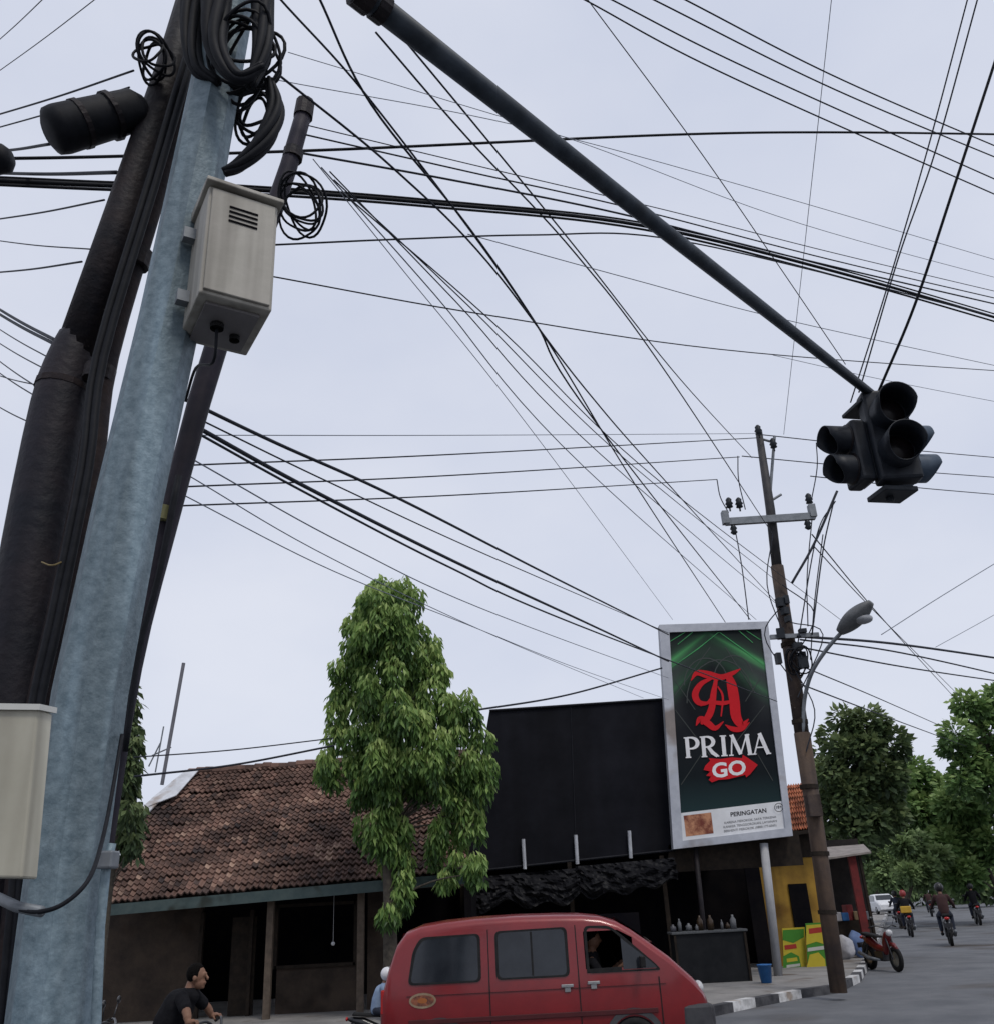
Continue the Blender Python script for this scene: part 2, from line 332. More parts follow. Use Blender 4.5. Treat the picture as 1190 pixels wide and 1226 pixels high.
mb=MB(); mb.lathe([(.026,0),(.026,.02),(0,.02)],12,(-.03,.15,-.285)); mb.build('cable_gland',rubber,bt)
mb=MB(); mb.lathe([(.02,0),(.02,.02),(0,.02)],12,(.05,.2,-.285)); mb.build('cable_gland',rubber,bt)
for z in (.15,-.15): mb=MB(); mb.box((-.15,.2,z),(.06,.04,.05)); mb.build('mounting_bracket',steel,cbn)
cp=fc+Matrix.Rotation(rzc,3,'Z')@V((-.03,.15,-.28))
mb=MB(); mb.tube(catmull([cp,cp+V((-.02,.05,-.12)),at(235,440,3.2),at(222,480,3.4)],6),.006,6); tag(mb.build('cabinet_cable',blackrub,smooth=True),'thin black cable leaving the underside of the beige cabinet','cable')
# cream meter box
mbx=thing('meter_box','cream painted steel box strapped to the poles at the lower left edge','box',at(0,1050,2.5))
mb=MB(); q=[at(-75,846,2.5),at(46,848,2.5),at(26,1052,2.5),at(-90,1050,2.5)]; mb.slab(q,(0,.085,0)); mb.build('body',whitebox,mbx,bevel=.006)
mb=MB(); q=[at(-75,841,2.49),at(48,843,2.49),at(47,850,2.49),at(-75,849,2.49)]; mb.slab(q,(0,.10,.01)); mb.build('lid',lidm,mbx)
mb=MB(); pt=catmull([at(15,1088,2.6),at(48,1092,2.55),at(80,1080,2.55),at(108,1050,2.6),at(124,1000,2.8),at(136,940,2.9),at(146,880,3.0)],6)
mb.tube(pt,.006,8); tag(mb.build('service_cable',blackrub,smooth=True),'black cable curving from the cream box across the foot of the galvanised pole','cable')
mb=MB(); pt=[at(-10,1072,2.7),at(20,1086,2.6),at(50,1092,2.56)]; mb.tube(pt,.014,10); tag(mb.build('conduit_stub',steel,smooth=True),'short grey conduit stub under the cream box','pipe')
# ---------------------------------------------------------------- splice closure & coils
sc=thing('splice_closure','fat black cylindrical cable splice closure hanging beside the iron pole top','cable closure',at(110,150,3.15))
mb=MB(); a=at(58,158,3.1); b=at(172,128,3.25); dv=(b-a)
mb.tube([a,a+dv*.04,a+dv*.12,a+dv*.9,b],[.07,.105,.112,.098,.06],18); mb.build('shell',blackrub,sc,smooth=True)
for k in (.3,.62): mb=MB(); mb.tube([a+dv*k,a+dv*(k+.05)],.114,18); mb.build('band',iron,sc)
mb=MB(); a=at(-30,196,3.4); b=at(14,188,3.4); mb.tube([a,a.lerp(b,.2),a.lerp(b,.85),b],[.05,.07,.07,.04],16); tag(mb.build('cable_joint',blackrub,smooth=True),'small black cable joint at the left edge of the photo','cable joint')
def coil(label,cx,cy,Y,rx,ry,n,tilt,r=.008,name='cable_coil',jit=.12):
    mb=MB(); c=at(cx,cy,Y); s_=dep(cx,cy,Y)/F
    for k in range(n):
        jx,jy=random.uniform(-jit,jit),random.uniform(-jit,jit); ox,oz=random.uniform(-6,6)*s_,random.uniform(-6,6)*s_; tl_=tilt+random.uniform(-jit,jit)
        pts=[]
        for i in range(29):
            t=2*PI*i/28; wob=1+.08*math.sin(3*t+k*2); x=rx*s_*(1+jx)*math.cos(t)*wob; y=ry*s_*(1+jy)*math.sin(t)*wob
            pts.append(c+CR*(x*math.cos(tl_)-y*math.sin(tl_)+ox)+CU*(x*math.sin(tl_)+y*math.cos(tl_)+oz)+V((0,k*.012+.05*math.sin(t+k),0)))
        mb.tube(pts,r,6,cap=False)
    return tag(mb.build(name,blackrub,smooth=True),label,'cable coil')
coil('small loose coil of black cable left of the iron pole top',182,60,3.1,17,21,6,.2,.007)
coil('coil of black cable hanging on the thin service pole beside the beige cabinet',360,240,4.5,21,34,7,.5,.008,jit=.2)
coil('large tangle of looped black cable around the galvanised pole top',288,55,2.85,30,44,9,-.3,.008,jit=.3)
coil('loops of black cable under the tangle, right of the galvanised pole',305,128,3.1,20,26,5,-.6,.008,jit=.3)
def hose(label,L,name='cable_bundle'):
    c=[at(a,b,e) for a,b,e,f in L]; rr=[pxr(*q) for q in L]; c2=catmull(c,7); r2=[v.x for v in catmull([V((x,0,0)) for x in rr],7)]
    mb=MB(); m_=5
    for k in range(m_):
        ph=2*PI*k/m_; pts=[]
        for i,p in enumerate(c2):
            t=(c2[min(i+1,len(c2)-1)]-c2[max(i-1,0)]).normalized(); x=t.cross(V((0,1,.2))).normalized(); y=t.cross(x); a=ph+i*.12
            pts.append(p+(x*math.cos(a)+y*math.sin(a))*r2[i]*.58)
        mb.tube(pts,[r*.45 for r in r2],7)
    return tag(mb.build(name,blackrub,smooth=True),label,'cable bundle')
hose('thick black cable bundle bending down from the tangle toward the cabinet top',[(322,95,2.95,12),(330,130,2.95,22),(318,165,2.95,24),(290,195,2.95,18),(268,206,2.95,12)])
hose('thick black cable bundle running down the front of the galvanised pole top',[(266,-60,2.8,40),(258,10,2.8,36),(260,58,2.8,28),(285,92,2.8,18),(316,78,2.8,12)])
hose('black cable bundle dropping along the right side of the galvanised pole top',[(316,-60,2.85,30),(314,10,2.85,28),(314,60,2.85,24),(300,104,2.85,14)])
hose('black cable bundle along the left side of the galvanised pole top',[(236,-60,2.9,28),(228,30,2.9,26),(236,80,2.9,20),(262,98,2.9,12)])
# ---------------------------------------------------------------- traffic light
TL=a1.copy()
tl=thing('traffic_light','dark multi-faced traffic light hanging at the end of the mast arm','traffic light',(TL.x,TL.y,TL.z-.98),R(12),world=False)
def rotm(a): return Matrix.Rotation(a,3,'Z')
def head(c,a,s,mat_,hh=.76):
    c=V(c); m=rotm(a)
    mb=MB(); mb.box(c+m@V((0,.09*s,0)),(.37*s,.18*s,hh*s),a); h=mb.build('housing',mat_,tl,bevel=.03)
    mb=MB(); mb.box(c+m@V((0,.19*s,0)),(.32*s,.03*s,hh*.94*s),a); mb.build('rear_cover',darkplastic,h,bevel=.01)
    for k,zz in enumerate((.19,-.18)):
        cc=c+V((0,0,zz*s)); mm=m@Matrix.Rotation(PI/2,3,'X')
        mb=MB(); vs=[];seg=28
        for j in range(3):
            for i in range(seg):
                t=2*PI*i/seg; dn=max(0,-math.sin(t)); ln=[0,.5,1][j]*(.27-.12*dn)*s
                for rr in (.165,.155): vs.append(cc+m@V((rr*s*math.cos(t),-ln,rr*s*math.sin(t))))
        fs=[]
        for j in range(2):
            for i in range(seg):
                i2=(i+1)%seg; A=(j*seg+i)*2;B=(j*seg+i2)*2;C_=((j+1)*seg+i2)*2;D=((j+1)*seg+i)*2
                fs+=[(A,B,C_,D),(D+1,C_+1,B+1,A+1)]
        for i in range(seg):
            i2=(i+1)%seg; A=(2*seg+i)*2;B=(2*seg+i2)*2; fs.append((A,B,B+1,A+1))
        mb.add(vs,fs); mb.build('visor',mat_,h,smooth=True)
        mb=MB(); mb.lathe([(0,.05),(.07,.042),(.12,.022),(.152,0.004)],20,cc,mm); mb.build('lens',lensdark,h,smooth=True)
    return h
fm=M('black_signal_housing',(.008,.010,.015),(.016,.02,.027),9,.5,spec=.25)
head((.01,-.12,.52),R(-14),1.06,fm,.88)
head((-.31,.14,.40),R(-92),.82,fm)
head((.36,.18,.46),R(84),.84,signalblue)
mb=MB(); mb.box((.02,.10,-.01),(.34,.3,.05)); mb.box((.02,.12,.90),(.42,.34,.04)); mb.tube([(.0,.12,-.08),(0,.12,1.04)],.035,10); mb.build('mounting_frame',darkplastic,tl,bevel=.01)
# ---------------------------------------------------------------- utility pole
ub=atz(1004,1188,.14); YU=ub.y
def U(px,py,dy=0): return at(px,py,YU+dy)
ut=thing('electric_pole','tall brown stepped electricity pole with a crossarm standing beside the kerb','utility pole',ub)
mb=MB(); ptube(mb,[(908,516,YU,8),(922,610,YU,11),(930,680,YU,12)],14); mb.build('upper_section',M('dark_pole_steel',(.024,.025,.03),(.05,.046,.046),3,.65),ut,smooth=True)
mb=MB(); ptube(mb,[(930,678,YU,15),(944,770,YU,16),(960,880,YU,17)],14); mb.build('middle_section',polebrown,ut,smooth=True)
mb=MB(); ptube(mb,[(960,878,YU,19),(978,1000,YU,19),(1004,1189,YU,20)],14); mb.build('lower_section',M('rusty_pole_base',(.06,.045,.04),(.12,.08,.055),2,.85,0,.3,30,streak=5),ut,smooth=True)
mb=MB(); a=U(868,620,-.25);b=U(975,613,-.25); mb.slab([a,b,b+V((0,0,-.16)),a+V((0,0,-.16))],(0,.10,0)); ca=mb.build('crossarm',steel,ut)
for x,y in ((868,620),(972,612)): mb=MB(); mb.box(U(x,y,-.2),(.14,.16,.3)); mb.build('crossarm_end',steel,ca)
def insul(x,y,s=1):
    p=U(x,y,-.2); mb=MB(); mb.lathe([(.02,0),(.02,.08),(.08,.1),(.06,.15),(.09,.18),(.06,.23),(.07,.28),(.03,.33),(0,.34)],12,p); return mb.build('insulator',darkplastic,ut,smooth=True)
for x,y in ((886,612),(874,612),(970,607),(909,524),(927,540)): insul(x,y)
for x,y in ((879,640),(968,634)):
    p=U(x,y,-.2); mb=MB(); mb.lathe([(.03,0),(.08,.05),(.05,.1),(.08,.14),(.05,.2),(.02,.3)],12,p); mb.build('insulator',darkplastic,ut,smooth=True)
mb=MB(); mb.tube([U(927,522),U(921,600)],.035,8); mb.build('side_pin',steel,ut)
for a,b in (((910,525),(927,530)),((922,600),(935,592))): mb=MB(); mb.tube([U(*a),U(*b)],.03,8); mb.build('pin_strut',steel,ut)
mb=MB(); a=U(922,760,-.25);b=U(980,757,-.25); mb.slab([a,b,b+V((0,0,-.09)),a+V((0,0,-.09))],(0,.08,0)); mb.build('lower_crossarm',steel,ut)
for k in range(11):
    x,y=random.uniform(930,964),random.uniform(705,812); mb=MB(); mb.box(U(x,y,-.25),(random.uniform(.06,.22),.15,random.uniform(.08,.24)),random.uniform(-.4,.4)); mb.build('cable_clamp',darkplastic,ut)
for (x,y,w_) in ((944,770,19),(957,862,19),(968,940,22),(981,1020,22),(990,1090,22)): mb=MB(); ptube(mb,[(x,y,YU,w_),(x+.7,y+5,YU,w_)],14); mb.build('band',woodd,ut)
mb=MB(); mb.box(U(974,965,-.25),(.25,.2,.4)); mb.build('junction_box',polebrown,ut)
JW=[[(883,546),(884,575),(892,610)],[(858,574),(862,595),(872,614)],[(879,630),(888,680),(896,742)],[(972,620),(966,690),(967,750)],[(985,640),(975,720),(970,790)],[(925,640),(918,700),(938,760)],[(936,700),(975,735),(950,790)],[(940,720),(915,760),(948,815)],[(945,745),(985,760),(955,835)],[(950,800),(975,850),(965,900)],[(977,530),(978,560),(971,600)]]
for pp in JW:
    mb=MB(); mb.tube(catmull([U(x,y,-.2) for x,y in pp],5),.013,5); mb.build('jumper_wire',wiremat,ut)
coil('small coil of slack black cable tied to the electricity pole below its lower crossarm',955,790,YU-.3,11,15,5,.2,.016,jit=.3)
lp=thing('street_lamp','grey cobra-head street lamp on a bent arm clamped to the electricity pole','street lamp',U(962,850))
mb=MB(); mb.tube(catmull([U(961,880,-.1),U(963,838,-.2),U(972,805,-.5),U(990,777,-.8),U(1012,752,-1.1)],6),.04,10); mb.build('arm',steel,lp,smooth=True)
a=U(1005,757,-1.0); b=U(1043,721,-1.5); dv=b-a
mb=MB(); xs=dv.normalized(); yv=xs.cross(V((0,0,1))).normalized(); zv=yv.cross(xs); vs=[];n=16
for i in range(n):
    t=i/(n-1); wv=.27*math.sin(PI*min(1,.10+t*.83))**.7; hv=.17*math.sin(PI*min(1,.12+t*.8))**.8
    for k in range(12):
        an=2*PI*k/12; vs.append(a+dv*t+yv*wv*math.cos(an)+zv*hv*math.sin(an))
mb.add(vs,[(i*12+k,i*12+(k+1)%12,(i+1)*12+(k+1)%12,(i+1)*12+k) for i in range(n-1) for k in range(12)]+[tuple(range(11,-1,-1)),tuple(range((n-1)*12,n*12))])
hd=mb.build('lamp_head',M('lamp_grey',(.075,.08,.085),(.13,.135,.14),6,.55),lp,smooth=True)
mb=MB(); mb.ball(a+dv*.58-zv*.12,.26,14,(.85,.6,.4)); mb.build('diffuser',M('lamp_glass',(.30,.31,.33),(.2,.21,.22),5,.25),hd,smooth=True)
# ---------------------------------------------------------------- wires
def wire(label,pts,r=.007,group=None,mat_=None,name='overhead_cable',cat='cable'):
    n=len(pts); ln=[0]
    for i in range(1,n): ln.append(ln[-1]+math.hypot(pts[i][0]-pts[i-1][0],pts[i][1]-pts[i-1][1]))
    ya,yb=pts[0][2],pts[-1][2]; P3=[]
    for i,p in enumerate(pts):
        t=ln[i]/ln[-1]; Y=1/((1-t)/ya+t/yb); P3.append(at(p[0],p[1],Y))
    q=catmull(P3,14 if n<4 else 9)
    def outf(p): return p[0]<-5 or p[0]>PW+5 or p[1]<-5
    if outf(pts[0]): q=[q[0]+(q[0]-q[1]).normalized()*4]+q
    if outf(pts[-1]): q=q+[q[-1]+(q[-1]-q[-2]).normalized()*4]
    mb=MB(); mb.tube(q,r,6); return tag(mb.build(name,mat_ or wiremat,smooth=True),label,cat,group)
UT=YU-.3
wire('thick black cable crossing the whole sky almost level under the top edge',[(-40,190,4.6),(130,187),(420,178),(800,161),(1000,158),(1240,161,8)],.0115,mat_=blackrub)
for k,(dy,rr,lb) in enumerate(((0,.015,'thickest black cable of the bundle sagging from the poles to the right edge'),(5,.010,'lower black cable lashed to the thick sagging bundle, right edge'),(-4,.008,'upper black cable lashed to the thick sagging bundle, right edge'))):
    wire(lb,[(-40,214+dy,4.2),(140,222+dy),(290,226+dy),(520,243+dy*.9),(770,270+dy*.9),(1000,325+dy),(1240,394+dy,9)],rr,mat_=blackrub)
wire('dark cable just above the thick sagging bundle from the thin service pole',[(345,180,4.6),(540,215),(740,255),(960,310),(1240,375,9)],.008)
wire('second dark cable above the thick sagging bundle, starting at the service pole tip',[(362,160,4.6),(560,205),(760,250),(1000,312),(1240,368,9)],.006)
wire('thin cable from the service pole tip passing just over the sagging bundle',[(370,150,4.6),(600,205),(800,252),(1000,303),(1240,360,9)],.004)
wire('hair thin wire highest of those from the service pole to the right edge',[(330,95,4.6),(620,150),(900,225),(1240,325,9)],.0032,mat_=greywire)
wire('hair thin wire second highest of those from the service pole to the right edge',[(345,62,4.6),(520,115),(700,172),(960,268),(1240,345,9)],.003,mat_=greywire)
wire('thin level wire leaving the cabinet side toward the mast arm',[(325,293,4.8),(480,286),(640,281),(790,284),(1000,330),(1240,392,9)],.0065)
wire('thin wire sloping from beside the cabinet to the right edge above the signal',[(300,326,5),(590,378),(900,422),(1240,447,11)],.0052)
wire('thin grey wire crossing mid sky to the right edge behind the traffic light',[(560,280,6),(760,335),(950,385),(1240,448,11)],.004,mat_=greywire)
for k,(a,m_,b) in enumerate((((690,-6),(880,94),(1240,254)),((722,-6),(905,86),(1240,236)),((772,-6),(1000,107),(1240,208)),((810,-6),(1010,96),(1240,195)))):
    wire(('lowest','second lowest','second highest','highest')[k]+' of four power lines crossing the top right corner',[(a[0],a[1],6.0),m_,(b[0],b[1],9)],.0085)
wire('thin wire dropping from the top edge to the mast arm beside the traffic light',[(698,-8,5),(830,170),(930,315),(1012,436,8)],.0045)
wire('thin near-vertical wire right of centre reaching down behind the mast arm tip',[(996,-8,7),(968,250),(938,520,14)],.0045,mat_=greywire)
wire('left of two thin cables from the top right corner down to the mast arm tip',[(1160,-8,6),(1110,180),(1060,350),(1018,482,8.2)],.007)
wire('right of two thin cables from the top right corner down to the mast arm tip',[(1172,-8,6),(1120,180),(1075,310),(1028,470,8.2)],.0075)
wire('thick black cable from the right edge down to the traffic light',[(1202,40,6.5),(1140,230),(1095,365),(1052,468,8.2)],.014,mat_=blackrub)
wire('thin black cable from the top edge sweeping down past mid sky to the billboard top',[(330,-8,4),(460,140),(640,385),(760,580),(868,745,YU)],.0085)
wire('black cable from the top edge near the mast arm root down to the electricity pole',[(380,-8,4),(445,125),(560,270),(640,385),(720,515),(898,742,UT)],.009)
wire('left of two black cables from the mast arm root to the electricity pole crossarm',[(450,38,4.6),(560,165),(690,305),(800,450),(925,640,UT)],.0085)
wire('right of two black cables from the mast arm root to the electricity pole crossarm',[(470,30,4.6),(590,175),(700,310),(815,455),(900,548,UT)],.0085)
wire('black cable from the cable tangle crossing under the mast arm cables to mid sky',[(325,82,3.2),(470,200),(585,315),(700,465),(800,580),(928,720,UT)],.007)
fan=[((385,200),(520,352),(700,560),(905,742)),((395,205),(545,360),(720,545),(928,722)),((400,215),(560,365),(760,560),(935,700)),((410,230),(600,395),(800,585),(1010,745))]
for k,p in enumerate(fan):
    wire(('lowest','second','third','uppermost')[k]+' thin wire in the fan falling from the service pole to the electricity pole',[(p[0][0],p[0][1],4.7),p[1],p[2],(p[3][0],p[3][1],UT)],.0055,mat_=greywire if k in(0,) else wiremat)
wire('faint thin wire falling steeply from the service pole to the billboard top',[(375,190,4.7),(480,320),(640,520),(805,742,UT)],.004,mat_=greywire)
bl=[('upper thick black cable from the poles sloping down to the billboard top',[(205,470,5),(330,530),(480,598),(660,690),(800,760,YU)],.013),
('middle thick black cable from the poles sloping down to the billboard edge',[(230,508,5),(380,590),(560,680),(700,745),(800,792,YU)],.015),
('lower black cable hugging the middle thick one down to the billboard edge',[(225,512,5),(370,592),(540,680),(690,748),(930,840,YU+1.2)],.009),
('thin wire just above the middle thick cable to the billboard',[(235,500,5),(400,580),(600,672),(800,758,YU)],.006),
('thin pale wire below the thick cables ending on the black panel',[(222,545,5),(420,655),(600,738),(800,812,YU)],.005),
('lower thin pale wire under the thick cables reaching the black panel top',[(210,560,5),(400,670),(600,765),(770,836,YU)],.004),
('lowest thin pale wire sloping behind the tree top to the black panel',[(205,585,5),(400,684),(560,748),(690,800),(800,838,YU)],.004)]
for lb,p,rr in bl: wire(lb,p,rr,mat_=greywire if 'pale' in lb else wiremat)
wire('uppermost faint level wire meeting the electricity pole tip',[(235,521,9),(560,521),(905,519,UT)],.006,mat_=greywire)
wire('upper level power line from the left poles to the electricity pole tip',[(225,557,9),(560,543),(908,524,UT)],.010)
wire('middle level power line from the left poles to the electricity pole crossarm',[(215,583,9),(560,568),(885,547,UT)],.010)
wire('lower level power line from the left poles to the electricity pole crossarm',[(205,606,9),(560,592),(858,574,UT)],.010)
wire('upper power line leaving the electricity pole tip to the right edge',[(908,520,UT),(1050,535),(1240,552,26)],.012)
wire('middle power line leaving the electricity pole past the traffic light to the right',[(888,546,UT),(1040,560),(1240,575,26)],.012)
wire('lower power line leaving the electricity pole past the traffic light to the right',[(970,570,UT),(1100,584),(1240,596,26)],.012)
wire('thin wire crossing right of the pole tip behind the traffic light',[(925,425,16),(1060,455),(1240,490,20)],.006,mat_=greywire)
rl=[((955,762),(1080,772),(1240,795)),((958,766),(1080,782),(1240,818)),((958,775),(1090,800),(1240,822)),((960,820),(1060,858),(1160,895)),((965,800),(1060,840),(1150,880))]
nm=['uppermost black cable leaving the electricity pole below the lamp to the right edge','second black cable leaving the electricity pole below the lamp to the right edge','third black cable leaving the electricity pole below the lamp to the right edge','lowest thin cable from the electricity pole down into the right trees','second lowest thin cable from the electricity pole down into the right trees']
for k,p in enumerate(rl): wire(nm[k],[(p[0][0],p[0][1],UT),p[1],(p[2][0],p[2][1],(30,30,30,50,50)[k])],(.03,.02,.018,.016,.014)[k])
wire('thick black drop cable slanting from the traffic light to the electricity pole',[(1002,588,UT),(975,650),(948,698,UT)],.03)
wire('thin wire from the electricity pole crossarm down to the right trees',[(972,640,UT),(1060,745),(1145,838,50)],.016)
wire('second thin wire from the electricity pole crossarm down to the right trees',[(975,655,UT),(1040,725),(1120,805),(1150,835,50)],.014)
wire('thin cable dropping steeply from the signal toward the lamp arm',[(998,600,UT),(985,660),(972,760,UT)],.016)
wire('another thin cable dropping steeply beside the lamp arm',[(1000,600,UT),(978,640),(955,770,UT)],.014)
wire('thin wire rising from the lamp to the right edge',[(1055,760,UT),(1130,712),(1240,645,20)],.010,mat_=greywire)
wire('thin wire above the right trees rising to the right edge',[(1120,775,40),(1180,742),(1240,708,40)],.014,mat_=greywire)
le=[((-30,72),(60,-10)),((-30,105),(125,-10)),((-30,145),(160,84)),((-30,160),(155,104)),((-30,206),(140,206)),((-30,266),(125,239)),((-30,284),(108,298)),((-30,328),(98,313)),((-30,182),(60,172))]
nn=['topmost thin wire in the top left corner','second thin wire in the top left corner','thin cable meeting the iron pole above the splice closure','cable entering the splice closure from the left edge','thick cable at the left edge below the splice closure','thin cable reaching the iron pole under the splice closure','thin sagging wire at left edge touching the iron pole','lower thin wire at left edge touching the iron pole','short cable at left edge beside the splice closure']
for k,(a,b) in enumerate(le): wire(nn[k],[(a[0],a[1],5),((a[0]+b[0])/2,(a[1]+b[1])/2+2),(b[0],b[1],3.5)],(.003,.003,.006,.005,.010,.005,.0035,.005,.008)[k])
ll=[((-30,352),(68,408)),((-30,358),(66,412)),((-30,375),(62,430)),((-30,392),(60,445)),((-30,410),(55,470)),((-30,425),(52,480)),((-30,440),(50,462)),((-30,470),(45,510))]
for k,(a,b) in enumerate(ll): wire(('first','second','third','fourth','fifth','sixth','seventh','eighth')[k]+' from top of the wires fanning from left edge to iron pole',[(a[0],a[1],6),((a[0]+b[0])/2,(a[1]+b[1])/2+2),(b[0],b[1],3.5)],.009 if k<2 else .0035)
wire('upper thin black cable running over the tiled roof to the tree',[(160,907,16),(280,898),(400,884,17.5)],.012)
wire('lower thick black cable running over the tiled roof ridge to the tree',[(160,930,16),(280,916),(400,893,17.5)],.02)
wire('black cable from the tree top right up to the billboard edge',[(560,852,18),(680,832),(792,800,23)],.022)
# ---------------------------------------------------------------- billboard
YB=23.6
def Bp(px,py,d=0): return at(px,py,YB-d)
bb=thing('billboard','tall upright advertising billboard with a red letter emblem on a white-framed black panel','billboard',atz(932,1176,.14))
fr=[(789,748),(919,744),(949,1001),(806,1017)]; inn=[(801,757),(911,753),(940,992),(817,1007)]
mb=MB(); mb.slab([Bp(x,y,-.02) for x,y in fr],(0,.3,0)); mb.build('cabinet',M('board_side_grey',(.36,.37,.40),(.28,.29,.31),4,.6),bb)
mb=MB()
for i in range(4):
    j=(i+1)%4; mb.slab([Bp(*fr[i],.05),Bp(*fr[j],.05),Bp(*inn[j],.05),Bp(*inn[i],.05)],(0,.068,0))
mb.build('frame',M('pale_frame',(.48,.50,.55),(.38,.40,.45),3,.55,stain=1.2),bb)
def bgm():
    m,nt,b=newmat('poster_black'); N=nt.nodes.new; Lk=nt.links.new
    tc=N('ShaderNodeTexCoord'); sp=N('ShaderNodeSeparateXYZ'); Lk(tc.outputs['Generated'],sp.inputs[0])
    def mth(op,a,b_=None):
        q=N('ShaderNodeMath'); q.operation=op
        for i,x in enumerate((a,b_)):
            if x is None: continue
            if isinstance(x,(int,float)): q.inputs[i].default_value=x
            else: Lk(x,q.inputs[i])
        return q.outputs[0]
    ax=mth('ABSOLUTE',mth('SUBTRACT',sp.outputs['X'],.47)); dz=mth('SUBTRACT',1.0,sp.outputs['Z'])
    def chev(off,sl,wd):
        e=mth('ABSOLUTE',mth('SUBTRACT',mth('SUBTRACT',dz,off),mth('MULTIPLY',ax,sl)))
        return mth('MAXIMUM',mth('SUBTRACT',1.0,mth('DIVIDE',e,wd)),0.0)
    edge=mth('MINIMUM',mth('MULTIPLY',ax,2.6),1.0)
    gl=mth('MULTIPLY',mth('ADD',mth('ADD',mth('POWER',chev(.02,.40,.09),3.0),mth('MULTIPLY',mth('POWER',chev(.06,.38,.05),2.0),.3)),mth('MULTIPLY',mth('POWER',chev(.14,.50,.10),1.5),.42)),mth('ADD',mth('MULTIPLY',edge,.75),.3))
    r=N('ShaderNodeValToRGB'); e=r.color_ramp.elements; e[0].position=0; e[0].color=(.006,.007,.010,1); e[1].position=1; e[1].color=(.06,.30,.09,1)
    q=e.new(.3); q.color=(.014,.046,.024,1); Lk(gl,r.inputs['Fac'])
    r2=N('ShaderNodeValToRGB'); e=r2.color_ramp.elements; e[0].position=0; e[0].color=(.014,.036,.036,1); e[1].position=1; e[1].color=(0,0,0,1)
    q=e.new(.2); q.color=(.003,.006,.006,1); q=e.new(.45); q.color=(.008,.009,.010,1); q=e.new(.72); q.color=(.045,.049,.048,1); q=e.new(.9); q.color=(.018,.027,.02,1)
    Lk(sp.outputs['Z'],r2.inputs['Fac'])
    dx=mth('DIVIDE',ax,.34); dy=mth('DIVIDE',mth('SUBTRACT',sp.outputs['Z'],.60),.22)
    rad_=mth('ADD',mth('MULTIPLY',dx,dx),mth('MULTIPLY',dy,dy)); fade=mth('MINIMUM',mth('MAXIMUM',mth('SUBTRACT',rad_,.55),.15),1.0)
    m2=N('ShaderNodeMix'); m2.data_type='RGBA'; m2.blend_type='MULTIPLY'; m2.inputs[0].default_value=1; Lk(r2.outputs[0],m2.inputs[6]); Lk(fade,m2.inputs[7])
    mx=N('ShaderNodeMix'); mx.data_type='RGBA'; mx.blend_type='ADD'; mx.inputs[0].default_value=1; Lk(r.outputs[0],mx.inputs[6]); Lk(m2.outputs[2],mx.inputs[7])
    Lk(mx.outputs[2],b.inputs['Base Color']); b.inputs['Roughness'].default_value=.6; b.inputs['Specular IOR Level'].default_value=.08; return m
mb=MB(); mb.poly([Bp(x,y,0) for x,y in ((799,756),(913,752),(938,962),(814,978))]); mb.build('poster',bgm(),bb)
mb=MB(); mb.poly([Bp(x,y,.002) for x,y in ((813,974),(939,959),(942,995),(817,1009))]); mb.build('warning_strip',flat('strip_white',(.74,.75,.77)),bb)
DD=[.004]
def ribbon(mb,pts,ws,mi=0,sm=0):
    DD[0]+=.0006
    P_=[V((x,y,0)) for x,y in pts]
    if not hasattr(ws,'__len__'): ws=[ws]*len(pts)
    if sm: W=[v.x for v in catmull([V((w_,0,0)) for w_ in ws],sm)]; P_=catmull(P_,sm)
    else: W=list(ws)
    A=[];B=[]
    for i,p in enumerate(P_):
        t=(P_[min(i+1,len(P_)-1)]-P_[max(i-1,0)]).normalized(); nrm=V((-t.y,t.x,0))*W[i]/2
        A.append(Bp(p.x+nrm.x,p.y+nrm.y,DD[0])); B.append(Bp(p.x-nrm.x,p.y-nrm.y,DD[0]))
    n=len(P_); mb.add(A+B,[(i,i+1,n+i+1,n+i) for i in range(n-1)],mi)
greyp=flat('poster_grey',(.06,.068,.066)); grn=flat('poster_green',(.07,.34,.12)); redp=flat('poster_red',(.56,.012,.02)); whp=flat('poster_white',(.8,.8,.82))
mb=MB()
for cx,cy,rx,ry in ((845,818,26,30),(878,815,24,30),(862,838,40,48)):
    ribbon(mb,[(cx+rx*math.cos(R(a)),cy-ry*math.sin(R(a))) for a in range(20,200,15)],[1.2]*12)
for a,b in (((806,835),(850,775)),((904,830),(868,775)),((808,850),(850,905)),((915,845),(880,890)),((808,815),(832,850)),((910,812),(892,840)),((815,940),(845,895)),((925,935),(902,895))): ribbon(mb,[a,b],.9)
mb.build('poster_grey_line',greyp,bb)
mb=MB()
ribbon(mb,[(804,799),(835,777),(860,757)],[.5,1.2,.5]); ribbon(mb,[(861,757),(890,778),(915,797)],[.5,1.2,.5])
for o in (0,9): ribbon(mb,[(802+o,768+o*.4),(820+o,757)],.7); ribbon(mb,[(910-o,766+o*.4),(893-o,755)],.7)
mb.build('poster_green_line',grn,bb)
